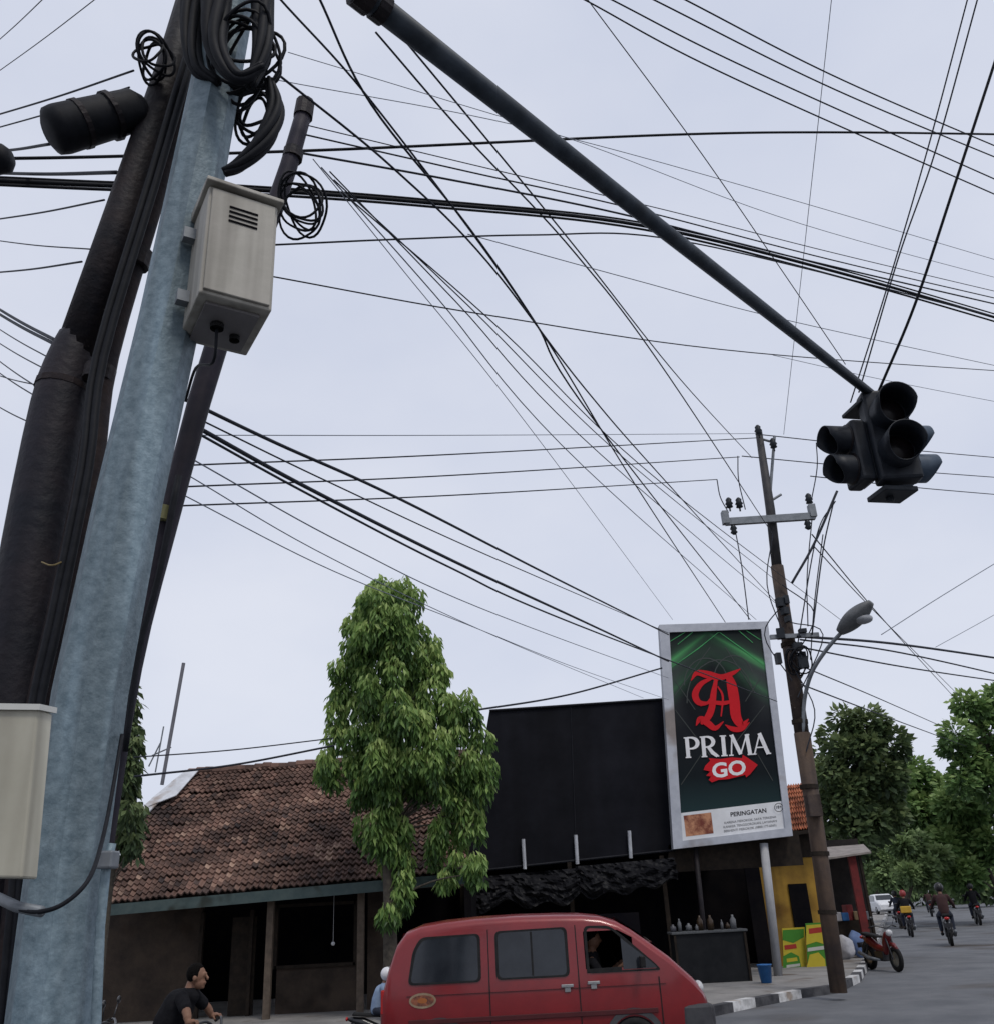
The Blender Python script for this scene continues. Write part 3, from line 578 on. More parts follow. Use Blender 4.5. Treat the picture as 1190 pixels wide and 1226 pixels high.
# blackletter initial
mb=MB()
ribbon(mb,[(827,815),(834,806),(847,808),(863,811),(877,806),(886,801)],[1,6,9,7,5,1],0,5)
ribbon(mb,[(852,812),(839,819),(832,831),(836,841),(846,842),(850,836)],[3,6,8,7,4,1],0,5)
ribbon(mb,[(872,809),(876,822),(879,840),(881,858),(888,868),(896,861)],[7,12,12.5,12,8,1],0,5)
ribbon(mb,[(857,814),(854,830),(852,847),(847,859),(839,867)],[4,7,8,8,3],0,5)
ribbon(mb,[(833,869),(838,861),(847,866),(856,872),(866,864)],[1,7,8,6,1],0,5)
ribbon(mb,[(838,845),(850,841),(866,842),(882,838)],[2,4,5,2],0,5)
ribbon(mb,[(868,868),(877,873),(888,873),(897,865)],[1,6,5,1],0,5)
ribbon(mb,[(859,822),(865,834),(863,858)],[1.5,2.6,1.5],0,5)
mb.build('red_letter',redp,bb)
# lettering
mb=MB()
def let(strokes,x0,wd,mi=0):
    for pts,w_ in strokes:
        q=[]
        for x,y in pts:
            px=x0+x*wd; q.append((px+(1-y)*2.2-1,(908-(px-819)*.05)-y*25))
        ribbon(mb,q,w_)
T,t_=4.6,1.7
def bowl(x0,y0,y1,x1):
    cx=x0+.30*(x1-x0); r=(y1-y0)/2; return [(x0,y1)]+[(cx+(x1-cx)*math.cos(R(a)),(y0+y1)/2+r*math.sin(R(a))) for a in range(90,-91,-18)]+[(x0,y0)]
bw=[2,2,2.6,3.4,4.2,4.6,4.8,4.6,4.2,3.4,2.6,2,2]
ser=lambda x,y,h=.2:([(x-h,y),(x+h,y)],1.5)
let([([(.22,0),(.22,1)],T),(bowl(.26,.44,.97,.95),bw),ser(.22,.03),ser(.16,.97,.16)],819,17)
let([([(.2,0),(.2,1)],T),(bowl(.24,.48,.97,.80),bw),([(.48,.47),(.70,.2),(.98,.02)],[3.5,4.6,3.6]),ser(.2,.03,.17),ser(.15,.97,.14),([(.9,.025),(1.08,.025)],1.5)],838,20)
let([([(.5,0),(.5,1)],T),ser(.5,.03,.42),ser(.5,.97,.42)],861.5,9)
let([([(.08,0),(.18,1)],t_),([(.16,1),(.5,.06)],4.4),([(.5,.06),(.84,1)],t_),([(.83,1),(.92,0)],T),ser(.08,.03,.1),ser(.92,.03,.12),([(.07,.97),(.2,.97)],1.5),([(.82,.97),(.95,.97)],1.5)],872,27)
let([([(.08,0),(.48,1)],t_),([(.46,1.02),(.88,0)],T),([(.24,.34),(.74,.34)],1.6),ser(.08,.03,.12),ser(.9,.03,.14)],900,21)
mb.build('white_lettering',whp,bb)
mb=MB(); DD[0]+=.002
br=[(844,917),(850,911),(848,908),(862,909),(876,907),(888,908),(889,904),(894,907),(907,916),(898,927),(893,931),(892,928),(884,930),(872,933),(860,934),(852,937),(848,934),(851,930),(845,929),(850,924),(842,922)]
mb.poly([Bp(x,y,DD[0]) for x,y in br]); mb.build('red_brush_arrow',redp,bb)
ud=(Bp(948,1000)-Bp(807,1017)).normalized(); vd=(Bp(801,758)-Bp(816,1000)).normalized()
def txt(body,px,py,hpx,mat_,par,name,d,bold=0,align='LEFT',sx=1):
    c=bpy.data.curves.new('t','FONT'); c.body=body; c.align_x=align; c.size=hpx/.7*dep(px,py,YB)/F*1.05; c.offset=bold; c.resolution_u=3
    o=bpy.data.objects.new('t',c); COL.objects.link(o); dg=bpy.context.evaluated_depsgraph_get(); dg.update()
    me=bpy.data.meshes.new_from_object(o.evaluated_get(dg)); bpy.data.objects.remove(o)
    p=Bp(px,py,d)-OFF[par.name]
    for v in me.vertices: x,y,_=v.co; v.co=p+ud*(x*sx)+vd*y
    me.materials.clear(); me.materials.append(mat_); o=bpy.data.objects.new(name,me); COL.objects.link(o); o.parent=par; return o
DD[0]+=.003
txt('GO',873,929,15.5,whp,bb,'white_lettering',DD[0],.014,'CENTER',1.15)
blk=flat('print_black',(.02,.02,.022)); gtx=flat('print_grey',(.09,.09,.1))
txt('PERINGATAN',896,975.5,4.6,blk,bb,'warning_heading',.006,.003,'CENTER',1.05)
for s_,y in (('KARENA MEROKOK, SAYA TERKENA',983.2),('KANKER TENGGOROKAN. LAYANAN',988.2),('BERHENTI MEROKOK (0800-177-6565)',993.2)):
    txt(s_,898,y,2.5,gtx,bb,'warning_line',.006,0,'CENTER',1.02)
txt('18+',932,968.3,3.2,blk,bb,'age_mark',.006,.001,'CENTER')
mb=MB(); c=(932,967)
ribbon(mb,[(c[0]+5*math.cos(R(a)),c[1]+5*math.sin(R(a))) for a in range(0,375,15)],.7); mb.build('age_mark_ring',blk,bb)
ph=M('warning_photo',(.16,.035,.02),(.50,.24,.13),3.4,.6,lo=.40,hi=.58)
mb=MB(); mb.poly([Bp(x,y,.005) for x,y in ((818,977),(851,973),(854,998),(821,1002))]); mb.build('warning_photo',ph,bb)
bx_=at(932,1172,YB+.15).x
mb=MB(); mb.tube([at(914,1010,YB+.15),V((bx_,YB+.15,.14))],.10,14); mb.build('support_post',M('pale_grey_post',(.30,.31,.33),(.38,.38,.39),4,.6,streak=6),bb,smooth=True)
mb=MB(); mb.tube([at(832,1012,YB+.15),V((at(848,1172,YB+.15).x,YB+.15,.14))],.06,10); mb.build('support_post',iron,bb,smooth=True)
# ---------------------------------------------------------------- black panel
YK=24.0
kp=thing('blank_black_panel','large blank black panel left of the billboard above the shop','panel',at(690,1035,YK))
mb=MB(); mb.slab([at(586,852,YK),at(797,838,YK),at(809,1019,YK),at(553,1046,YK)],(0,.12,0)); mb.build('sheet',blackpanel,kp)
seam=M('panel_seam',(.010,.011,.015),(.016,.017,.022),4,.7,spec=.15)
for a,b in (((586,851),(797,837)),((553,1045),(809,1018))): mb=MB(); mb.tube([at(a[0],a[1],YK-.03),at(b[0],b[1],YK-.03)],.03,6); mb.build('edge_batten',seam,kp)
for x0,y0,x1,y1 in ((683,846,690,1030),): mb=MB(); mb.tube([at(x0,y0,YK-.01),at(x1,y1,YK-.01)],.014,5); mb.build('seam_batten',seam,kp)
pbm=M('pale_bracket',(.5,.52,.56),(.34,.35,.38),5,.5)
for x,y0,y1 in ((626,1005,1041),(689,1000,1035),(753,995,1028)):
    mb=MB(); a=at(x,y0,YK-.1);b=at(x+2,y1,YK-.1); mb.tube([a,b],.045,8); mb.build('bracket',pbm,kp)
# ---------------------------------------------------------------- tiled house
E1,E2=at(124,1083,19.4),at(560,1044,19.2); R1,R2=at(226,927,23.6),at(566,903,23.4)
hs=thing('tiled_house','old low house with a long dark clay tile roof behind the tree','house',(E1.lerp(E2,.5).x,20.5,.14))
mb=MB(); nc,nr=58,30; nrm=(E2-E1).cross(R1-E1).normalized()
if nrm.z<0: nrm=-nrm
rnd=random.Random(3)
def rf(u,v):
    tri=max(0,min(v/.62,(1-v)/.38))
    return (E1.lerp(R1,v)+V((-.55*tri,0,0))).lerp(E2.lerp(R2,v),u)
for j in range(nr):
    rj=rnd.gauss(0,.004)
    for i in range(nc):
        ua,ub_=i/nc,(i+1)/nc; v0,v1=j/nr,(j+1.12)/nr
        jt=rnd.gauss(0,.0045)+rj; jr=rnd.gauss(0,.003); sag=-.08*math.sin(PI*ua*2.3)*math.sin(PI*v0)-.03*noise.noise(V((i*.12,j*.12,0)))
        vs=[];m_=5
        for vv,h in ((v0,.07),(v1,.03)):
            for k in range(m_+1):
                uu=ua+(ub_-ua)*k/m_; wv=.026*math.cos(2*PI*k/m_)
                vs.append(rf(uu,vv+jt*.5)+nrm*(h+wv+sag+jt+jr*(k-2.5)*.4))
        lo2=[rf(ua+(ub_-ua)*k/m_,v0+jt*.5)+nrm*(.035+.026*math.cos(2*PI*k/m_)+sag+jt) for k in range(m_+1)]
        o=len(vs); vs+=lo2
        t=min(1,max(0,rnd.gauss(.5,.19)+.45*noise.noise(V((i*.13,j*.18,3)))))
        mb.add(vs,[(k,k+1,m_+2+k,m_+1+k) for k in range(m_)]+[(o+k,o+k+1,k+1,k) for k in range(m_)],0,t)
rfo=mb.build('roof',tile,hs)
mb=MB()
for j in range(8):
    a,b=j/8,(j+1)/8; mb.slab([rf(0,a)-nrm*.08,rf(1,a)-nrm*.08,rf(1,b)-nrm*.08,rf(0,b)-nrm*.08],-nrm*.06)
mb.build('roof_boarding',woodd,rfo)
B1,B2=R1+V((0,4.2,-3)),R2+V((0,4.2,-3)); mb=MB(); mb.slab([R1-nrm*.03,R2-nrm*.03,B2,B1],(0,0,-.08)); mb.build('rear_slope',woodd,rfo)
n=34
mb=MB()
for i in range(n):
    a=R1.lerp(R2,i/n);b=R1.lerp(R2,(i+.97)/n); z=V((0,0,.02+.04*noise.noise(V((i*.4,0,0)))+rnd.uniform(-.008,.008)))
    mb.tube([a+z,b+z],[.12,.108],8); mb.t[-10:]=[rnd.uniform(.2,.8)]*10
mb.build('ridge_tile',tile,rfo)
mb=MB()
for a,b in ((.60,.74),(.74,.88),(.88,.99)): mb.slab([rf(-.004,b)+nrm*.1,rf(.030,b)+nrm*.1,rf(.034,a)+nrm*.1,rf(-.006,a)+nrm*.1],nrm*.03)
mb.build('mortar_flashing',flash,rfo)
mb=MB(); mb.slab([rf(.0,.97)+nrm*.135,rf(.048,.98)+nrm*.135,rf(.072,.74)+nrm*.135,rf(.02,.66)+nrm*.135],nrm*.02); mb.build('mortar_flashing',flash,rfo)
mb=MB(); a=E1+V((0,-.12,-.02));b=E2+V((0,-.12,-.02)); mb.slab([a,b,b+V((0,0,-.2)),a+V((0,0,-.2))],(0,.05,0)); mb.build('fascia',teal,hs)
YW=20.6
def hx(px,Y=YW): return at(px,1150,Y).x
def wallq(mb,x0,x1,z0,z1,Y,th=.14): mb.box(((x0+x1)/2,Y+th/2,(z0+z1)/2),(x1-x0,th,z1-z0))
zt=E1.lerp(E2,.5).z+.35
mb=MB(); wallq(mb,hx(110),hx(238),.14,zt,YW); wallq(mb,hx(238),hx(560),zt-.45,zt-.002,YW+.003); wallq(mb,hx(332),hx(428),.14,.95,YW); wallq(mb,hx(440),hx(470),.14,zt-.46,YW); mb.build('front_wall',plaster,hs)
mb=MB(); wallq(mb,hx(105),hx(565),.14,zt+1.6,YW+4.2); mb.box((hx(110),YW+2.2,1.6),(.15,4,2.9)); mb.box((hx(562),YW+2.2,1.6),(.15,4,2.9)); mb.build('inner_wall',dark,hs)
for x in (322,432):
    mb=MB(); p=hx(x,19.7); mb.box((p,19.7,1.25),(.13,.13,2.25)); mb.build('post',wood,hs,bevel=.01)
mb=MB()
for x in (330,426): mb.box((hx(x),YW-.02,1.55),(.07,.1,1.2))
mb.box((hx(378),YW-.02,.98),(hx(426)-hx(330),.1,.06)); mb.box((hx(378),YW-.02,2.12),(hx(426)-hx(330),.1,.06)); mb.build('window_frame',woodd,hs)
mb=MB()
for x in (240,300): mb.box((hx(x),YW-.02,1.1),(.07,.1,1.95))
mb.build('door_frame',woodd,hs)
mb=MB(); mb.box((hx(290),YW+.06,1.05),(.5,.04,1.8)); mb.build('door',woodd,hs)
mb=MB(); mb.ball(V((hx(403),20.2,at(403,1130,20.2).z)),.04,10); mb.tube([(hx(403),20.2,at(403,1130,20.2).z),(hx(403),20.2,2.4)],.004,5); tag(mb.build('hanging_bulb',white),'small white bulb hanging under the house eave','light bulb')
mb=MB(); mb.tube([at(220,794,24.5),at(194,940,24.5)],.05,8); tag(mb.build('antenna_mast',M('mast_grey',(.12,.12,.14),(.16,.16,.18),4,.6)),'leaning grey antenna mast rising behind the tiled roof','mast')
an_=thing('antenna','small bent metal antenna rods at the foot of the leaning mast','antenna',at(186,925,24.6))
for a,b in (((182,905),(205,895)),((178,918),(192,890)),((186,925),(196,870))): mb=MB(); mb.tube([at(a[0],a[1],24.6),at(b[0],b[1],24.6)],.02,5); mb.build('rod',steel,an_)
# ---------------------------------------------------------------- shop under panel
sh=thing('open_shop','dark open-fronted shop under the black panel with plastic sheeting','shop',(at(690,1150,25).x,25,.14))
x0,x1=at(548,1100,24).x,at(912,1100,24).x
mb=MB(); mb.slab([V((x0,24.2,2.85)),V((x1,24.2,3.0)),V((x1,29,3.4)),V((x0,29,3.3))],(0,0,.08)); mb.build('roof',woodd,sh)
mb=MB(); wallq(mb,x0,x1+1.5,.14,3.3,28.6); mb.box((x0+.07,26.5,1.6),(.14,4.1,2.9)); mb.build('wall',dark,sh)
mb=MB(); mb.slab([at(800,1012,YB+.4),at(955,994,YB+.4),at(962,1036,YB+.4),at(800,1045,YB+.4)],(0,.08,0)); mb.build('valance',woodd,sh)
for px in (556,690,806):
    mb=MB(); xx=at(px,1150,23.9).x; mb.box((xx,24.0,1.5),(.1,.1,2.72)); mb.build('post',woodd,sh)
for k,(a,b,yt,sg) in enumerate(((556,692,1050,.55),(688,806,1036,.5))):
    mb=MB(); n1,n2=40,14; vs=[]
    for j in range(n2+1):
        for i in range(n1+1):
            u,v=i/n1,j/n2; px=a+(b-a)*u; top_=at(px,yt-(px-a)*.09+2,23.7)
            z=top_.z-v*(sg+.22*math.sin(PI*u)+.35*noise.noise(V((u*4,k*5,0)))); yy=23.6-.25*math.sin(v*2.2)+.16*noise.noise(V((u*9,v*5,k*9)))+.08*noise.noise(V((u*22,v*12,k*9)))
            vs.append((top_.x,yy,z))
    mb.add(vs,[(j*(n1+1)+i,j*(n1+1)+i+1,(j+1)*(n1+1)+i+1,(j+1)*(n1+1)+i) for j in range(n2) for i in range(n1)]); mb.build('plastic_sheet',tarp,sh,smooth=False)
dc=thing('display_counter','dark snack counter with a grey top at the front of the dark shop','counter',(at(850,1180,23).x,23,.14))
cx=at(850,1150,23).x
mb=MB(); mb.box((cx,23,1.16),(1.7,.7,.05)); mb.build('counter_top',M('counter_top',(.10,.105,.11),(.06,.065,.07),5,.6),dc,bevel=.01)
mb=MB(); mb.box((cx,23,.635),(1.6,.6,.99)); mb.build('cabinet',M('counter_body',(.008,.009,.011),(.015,.016,.018),3,.6,spec=.15),dc)
for s_ in (-.78,.78): mb=MB(); mb.box((cx+s_,22.68,.63),(.05,.05,.98)); mb.build('edge_trim',woodd,dc)
rr=random.Random(9)
jm=[M('bottle_grey',(.08,.08,.09),(.05,.05,.06),5,.4),M('bottle_brown',(.05,.03,.016),(.03,.02,.012),5,.3),M('bottle_pale',(.14,.145,.15),(.10,.10,.11),5,.4)]
for k in range(9):
    p=(cx-.75+k*.175+rr.uniform(-.07,.07),23+rr.uniform(-.22,.25),1.187); mb=MB(); h=rr.uniform(.12,.36); r_=rr.uniform(.03,.075)
    mb.lathe([(0,0),(r_,0),(r_,h*.65),(r_*.4,h*.85),(r_*.4,h),(0,h)],10,p); tag(mb.build('bottle',rr.choice(jm),smooth=True),'small bottle standing on the snack counter in the dark shop','bottle','bottles on the snack counter')
# ---------------------------------------------------------------- yellow building and right stall
yb=thing('yellow_building','small ochre yellow building with an orange tiled roof behind the billboard post','building',(at(950,1160,27).x,27.5,.14))
xa,xb=at(903,1100,26.8).x,at(992,1100,26.8).x
mb=MB(); wallq(mb,xa,xb,.14,2.75,26.8,.18); mb.box((xb-.09,29,1.45),(.18,4.1,2.6)); mb.build('wall',yellow,yb)
mb=MB(); wallq(mb,xa-.5,xb+.1,2.752,3.6,26.78,.2); mb.build('upper_wall',woodd,yb)
mb=MB(); q=[at(925,1000,26.3),at(985,992,26.3),at(976,938,29.4),at(918,944,29.4)]; n1,n2=20,9
def f_(u,v): return q[0].lerp(q[1],u).lerp(q[3].lerp(q[2],u),v)
for j in range(n2):
    for i in range(n1):
        vs=[f_((i+k/4)/n1,v)+V((0,0,h+.03*math.cos(k*PI/2))) for v,h in ((j/n2,.06),((j+1.1)/n2,.02)) for k in range(5)]
        mb.add(vs,[(k,k+1,6+k,5+k) for k in range(4)],0,random.random())
ro=mb.build('roof',otile,yb)
mb=MB(); mb.slab([q[0],q[1],q[2],q[3]],(0,0,-.08)); mb.build('roof_boarding',woodd,ro)
mb=MB(); wallq(mb,at(894,1060,26.7).x,at(912,1060,26.7).x,.14,2.6,26.72,.06); mb.build('shutter',dark,yb)
mb=MB(); wallq(mb,at(944,1060,26.7).x,at(966,1060,26.7).x,.9,2.1,26.74,.05); mb.build('dark_hatch',dark,yb)
def banner(name,label,px0,py0,px1,py1,Y,cols):
    t=thing(name,label,'banner',at((px0+px1)/2,py1,Y)); mb=MB(); sl_=-.06
    P_=lambda x,y,d=0:at(x,y+(x-px0)*sl_,Y-d)
    mb.slab([P_(px0,py0),P_(px1,py0),P_(px1+3,py1),P_(px0+3,py1)],(0,.02,0)); mb.build('sheet',cols[0],t)
    for k,(pp,m_) in enumerate(cols[1]):
        mb=MB(); mb.poly([P_(px0+(px1-px0)*a,py0+(py1-py0)*b,.004+k*.002) for a,b in pp]); mb.build('printed_block',m_,t)
bg_=flat('banner_green',(.06,.22,.03)); by_=flat('banner_yellow',(.50,.40,.04)); br_=flat('banner_red',(.36,.04,.03)); bw_=flat('banner_white',(.48,.48,.44))
banner('shop_banner','green and yellow printed banner low on the ochre wall left of the electricity pole',936,1112,963,1166,26.2,(by_,[([(.03,.04),(.97,.04),(.97,.22),(.5,.34),(.03,.26)],bg_),([(.1,.38),(.62,.36),(.66,.46),(.12,.48)],br_),([(.05,.98),(.05,.62),(.4,.54),(.75,.64),(.9,.98)],bg_),([(.2,.68),(.66,.66),(.7,.74),(.22,.76)],by_),([(.2,.82),(.8,.8),(.8,.86),(.2,.88)],bw_)]))
banner('shop_banner','yellow printed banner with a red block, right of the green one against the pole',964,1106,990,1160,26.0,(bg_,[([(.04,.04),(.96,.04),(.96,.5),(.5,.42),(.04,.48)],by_),([(.15,.12),(.78,.1),(.82,.22),(.17,.24)],br_),([(.1,.55),(.9,.52),(.9,.6),(.1,.63)],bw_),([(.06,.98),(.2,.7),(.6,.66),(.9,.82),(.94,.98)],by_)]))
bk=thing('bucket','small blue plastic bucket on the pavement beside the billboard post','bucket',atz(919,1178,.14))
mb=MB(); c=atz(919,1178,.14)+V((0,.1,0)); mb.lathe([(0,.01),(.11,.01),(.15,.34),(.16,.34),(.16,.36),(.14,.36),(.105,.03),(0,.03)],18,c); mb.build('pail',bluep,bk,smooth=True)
mb=MB(); mb.tube(catmull([c+V((-.16,0,.34)),c+V((0,-.1,.28)),c+V((.16,0,.34))],5),.006,5); mb.build('handle',steel,bk)
st=thing('street_stall','roadside stall with a faded awning and red post beyond the electricity pole','stall',(at(1020,1140,30).x,30,.14))
q2=[at(974,1032,29),at(1043,1022,29),at(1034,1013,31.5),at(970,1018,31.5)]; mb=MB(); mb.slab(q2,(0,0,.05)); mb.build('awning',awnm,st)
for px,mt in ((1031,M('red_painted_post',(.16,.02,.02),(.09,.015,.015),4,.85)),(1041,woodd)):
    p=at(px,1090,29.2); mb=MB(); mb.box((p.x,29.2,1.5),(.22 if px==1031 else .07,.1,2.7)); mb.build('post',mt,st)
mb=MB(); wallq(mb,at(972,1100,31.5).x,at(1046,1100,31.5).x,.14,3.4,31.6); mb.build('back_wall',M('stall_back',(.016,.015,.016),(.035,.03,.028),2,.95,spec=.1),st)
mb=MB(); mb.box((at(1012,1120,30).x,30.2,.6),(1.4,.8,.92)); mb.build('table',woodd,st)
rg=random.Random(4)
cols=[M('stall_goods_white',(.4,.4,.42),(.3,.3,.32),5,.8),bluep,M('stall_goods_red',(.22,.03,.03),(.15,.02,.02),5,.7),M('stall_goods_tan',(.25,.18,.1),(.2,.14,.08),5,.8),M('stall_goods_grey',(.1,.11,.13),(.15,.16,.18),5,.8)]
gl=['white','blue','red','tan','grey']
for k in range(5):
    px=1002+k*8.5; p=at(px,1100,29.9); mb=MB(); hgt=rg.uniform(.18,.45); mb.box((p.x,29.95+rg.uniform(-.1,.2),1.06+hgt/2),(.2,.3,hgt),rg.uniform(-.3,.3)); tag(mb.build('goods_box',cols[k],bevel=.02),gl[k]+' box of goods on the dark roadside stall table beyond the electricity pole','box')
for k,(px,py,mt,lb,sz) in enumerate(((1012,1140,sackm,'white sack slumped on the pavement right of the electricity pole',(.5,.4,.6)),(1026,1132,M('blue_sack',(.07,.12,.25),(.12,.17,.3),6,.8),'blue sack beside the white one at the roadside stall',(.45,.4,.7)),(1035,1145,M('grey_sack',(.09,.10,.13),(.14,.15,.18),5,.8),'grey sack nearest the kerb at the roadside stall',(.45,.4,.5)))):
    p=at(px,py,28.2+k*.4); mb=MB(); mb.ball((p.x,p.y,.14+sz[2]*.48),.5,16,(sz[0],sz[1],sz[2]))
    for v in mb.v: v+= V((noise.noise(v*4),noise.noise(v*4+V((9,0,0))),noise.noise(v*4+V((0,9,0)))))*.1
    tag(mb.build('sack',mt,smooth=True),lb,'sack')
# ---------------------------------------------------------------- trees
def leaves(mb,clumps,n,size,droop,seed,asp=.36,bias=0):
    rn=random.Random(seed); tot=sum(c[4] for c in clumps)
    for (c,rx,ry,rz,wt) in clumps:
        ct=rn.uniform(-.14,.14)+bias
        for _ in range(int(n*wt/tot)):
            while 1:
                d=V((rn.uniform(-1,1),rn.uniform(-1,1),rn.uniform(-1,1)))
                if .05<d.length<=1: break
            if rn.random()<.6: d=d.normalized()*rn.uniform(.72,1.12)
            p=c+V((d.x*rx,d.y*ry,d.z*rz)); od=V((d.x,d.y,d.z*.6+.1)).normalized()
            dr=(od*(1-droop)+V((rn.uniform(-.5,.5),rn.uniform(-.5,.5),rn.uniform(-.3,.3)-droop*1.15))).normalized()
            L=size*rn.uniform(.6,1.3); sd=dr.cross(V((rn.uniform(-1,1),rn.uniform(-1,1),rn.uniform(.2,1)))).normalized()*L*asp*.5
            mid=p+dr*L*.45+od*L*.08
            t=.44+ct+.36*d.z+.3*(d.length-.7)+rn.uniform(-.22,.22)  # overhead light painted into leaf tint: paler at clump tops, darker beneath and inside
            mb.add([p,mid+sd,p+dr*L,mid-sd],[(0,1,2,3)],0,min(1,max(0,t)))
def tree(name,label,base,trunk,clumps,n,size,droop,mat_,seed,group=None,asp=.36,tr=.14,bias=0,limbs=1):
    t=thing(name,label,'tree',base,group=group)
    mb=MB(); mb.tube(catmull(trunk,4),[tr*(1-.75*i/(4*(len(trunk)-1))) for i in range(4*(len(trunk)-1)+1)],10)
    for c in clumps[::limbs]:
        a=min(trunk,key=lambda q:(q-c[0]).length+max(0,(q.z-c[0].z))*2); mb.tube(catmull([a,a.lerp(c[0],.5)+V((0,0,.1)),c[0]],4),[tr*.2*(1-.09*i) for i in range(9)],6)
    mb.build('trunk',bark,t,smooth=True)
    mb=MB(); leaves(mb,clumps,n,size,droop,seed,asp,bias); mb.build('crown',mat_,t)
    return t
YT=18.3
def C(px,py,rx,rz,dy=0,wt=None,Y=YT):
    s_=dep(px,py,Y)/F; a,b=rx*s_,rz*s_; return (at(px,py,Y+dy),a,a*.85,b,wt or a*b)
trunk=[V((at(468,1150,YT).x,YT,.14)),at(467,1080,YT),at(463,1000,YT),at(460,880,YT),at(462,790,YT),at(462,735,YT)]
rt=random.Random(5); cl=[]
env=[(722,426,502),(738,414,508),(756,408,514),(774,405,520),(792,404,526),(812,402,534),(832,398,546),(850,396,564),(868,396,576),(886,392,582),(904,386,588),(922,386,590),(938,396,588)]
for y,a,b in env:
    n=max(3,int((b-a)/20))
    for k in range(n):
        u=(k+.5)/n; px=a+(b-a)*u+rt.uniform(-8,8)
        cl.append(C(px,y+rt.uniform(-9,9),rt.uniform(9,14),rt.uniform(13,22),(rt.uniform(-1.1,.2))*(1-abs(2*u-1))*1.0))
    for k in range(3):   # inner core so the crown reads dense
        px=a+(b-a)*rt.uniform(.25,.75); cl.append(C(px,y+rt.uniform(-8,8),rt.uniform(13,18),rt.uniform(15,22),rt.uniform(-.7,.5)))
for px,py in ((448,706),(455,699),(485,701),(490,712),(438,718),(480,716)): cl.append(C(px,py,8,13))
for px,py in ((561,838),(566,852),(390,912),(386,925),(402,834),(404,800),(520,772),(530,806)): cl.append(C(px,py,8,14,rt.uniform(-.4,.4)))
for y in range(952,1050,14):
    for k in range(3):
        x=456+(y-952)*.08+rt.uniform(-26,26); cl.append(C(x,y+rt.uniform(-6,6),rt.uniform(8,13),rt.uniform(13,19),rt.uniform(-.4,.4)))
for y in range(1050,1104,11): cl.append(C(466+rt.uniform(-20,20),y,11,15,rt.uniform(-.3,.3)))
for y in range(945,1056,12):
    for x in (530,550,572):
        if rt.random()<.85-(y-945)/240 or (x==530 and rt.random()<.7): cl.append(C(x+rt.uniform(-9,9),y+rt.uniform(-6,6),rt.uniform(7,12),rt.uniform(13,20),rt.uniform(-.4,.4)))
cl=[c for c in cl if rt.random()<.93]
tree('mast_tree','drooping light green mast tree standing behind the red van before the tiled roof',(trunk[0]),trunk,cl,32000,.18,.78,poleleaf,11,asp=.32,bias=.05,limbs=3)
cl2=[]
for y in range(830,1020,13):
    for k in range(2): cl2.append(C(150+rt.uniform(-12,14),y,rt.uniform(9,14),15,rt.uniform(-.4,.4),Y=17))
t2=[V((at(118,1150,17).x,17,.14)),at(126,1080,17),at(142,980,17),at(152,840,17)]
tree('mast_tree','dark narrow mast tree mostly hidden behind the galvanised pole',t2[0],t2,cl2,3200,.2,.65,darkleaf,12)
def rtree(label,cx,cy,rx,rz,Y,n,mt,seed,nc_=16,size=.4,bias=0,bpx=None):
    rn=random.Random(seed); cs=[]
    for k in range(nc_):
        while 1:
            a,b=rn.uniform(-1,1),rn.uniform(-1,1)
            if a*a+b*b<1: break
        s_=rn.uniform(.2,.36); cs.append(C(cx+a*rx*.82,cy+b*rz*.82,rx*s_,rx*s_*.85,rn.uniform(-.5,.5)*rx*dep(cx,cy,Y)/F*.8,Y=Y))
    bx=at(cx,cy,Y).x; bx0=at(bpx,1085,Y).x if bpx else bx
    tk=[V((bx0,Y,0)),V((bx0+(bx-bx0)*.3,Y,at(cx,cy,Y).z*.35)),V((bx0+(bx-bx0)*.7,Y,at(cx,cy,Y).z*.7)),at(cx,cy,Y)]
    return tree('broadleaf_tree',label,tk[0],tk,cs,n,size,.25,mt,seed,asp=.55,tr=.18,bias=bias)
rtree('dark rounded tree nearest the electricity pole on the side street',1030,930,60,92,46,8000,darkleaf,21,40,.40,.05,1012)
rtree('bright green tree cut by the right edge of the photo',1182,895,50,82,50,6000,midleaf,22,28,.40,.05,1210)
rtree('mid green tree between the dark tree and the right edge tree',1105,980,64,76,58,7000,midleaf,23,32,.45,.02)
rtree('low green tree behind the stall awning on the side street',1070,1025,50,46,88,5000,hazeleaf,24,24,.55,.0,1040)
rtree('green tree hanging low over the far riders at the right',1165,1000,54,66,54,6500,midleaf,25,28,.42,.08,1205)
rtree('dark tree filling the gap low behind the electricity pole',1005,995,44,66,56,5000,darkleaf,26,24,.42,.1,1000)
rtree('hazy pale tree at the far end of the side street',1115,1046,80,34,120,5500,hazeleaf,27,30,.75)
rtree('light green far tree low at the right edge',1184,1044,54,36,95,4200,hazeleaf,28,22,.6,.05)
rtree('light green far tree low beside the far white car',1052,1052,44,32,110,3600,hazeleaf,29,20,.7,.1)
rtree('light green leafy tree low over the road between the riders',1098,1028,34,34,52,3600,hazeleaf,30,18,.36,.05,1075)
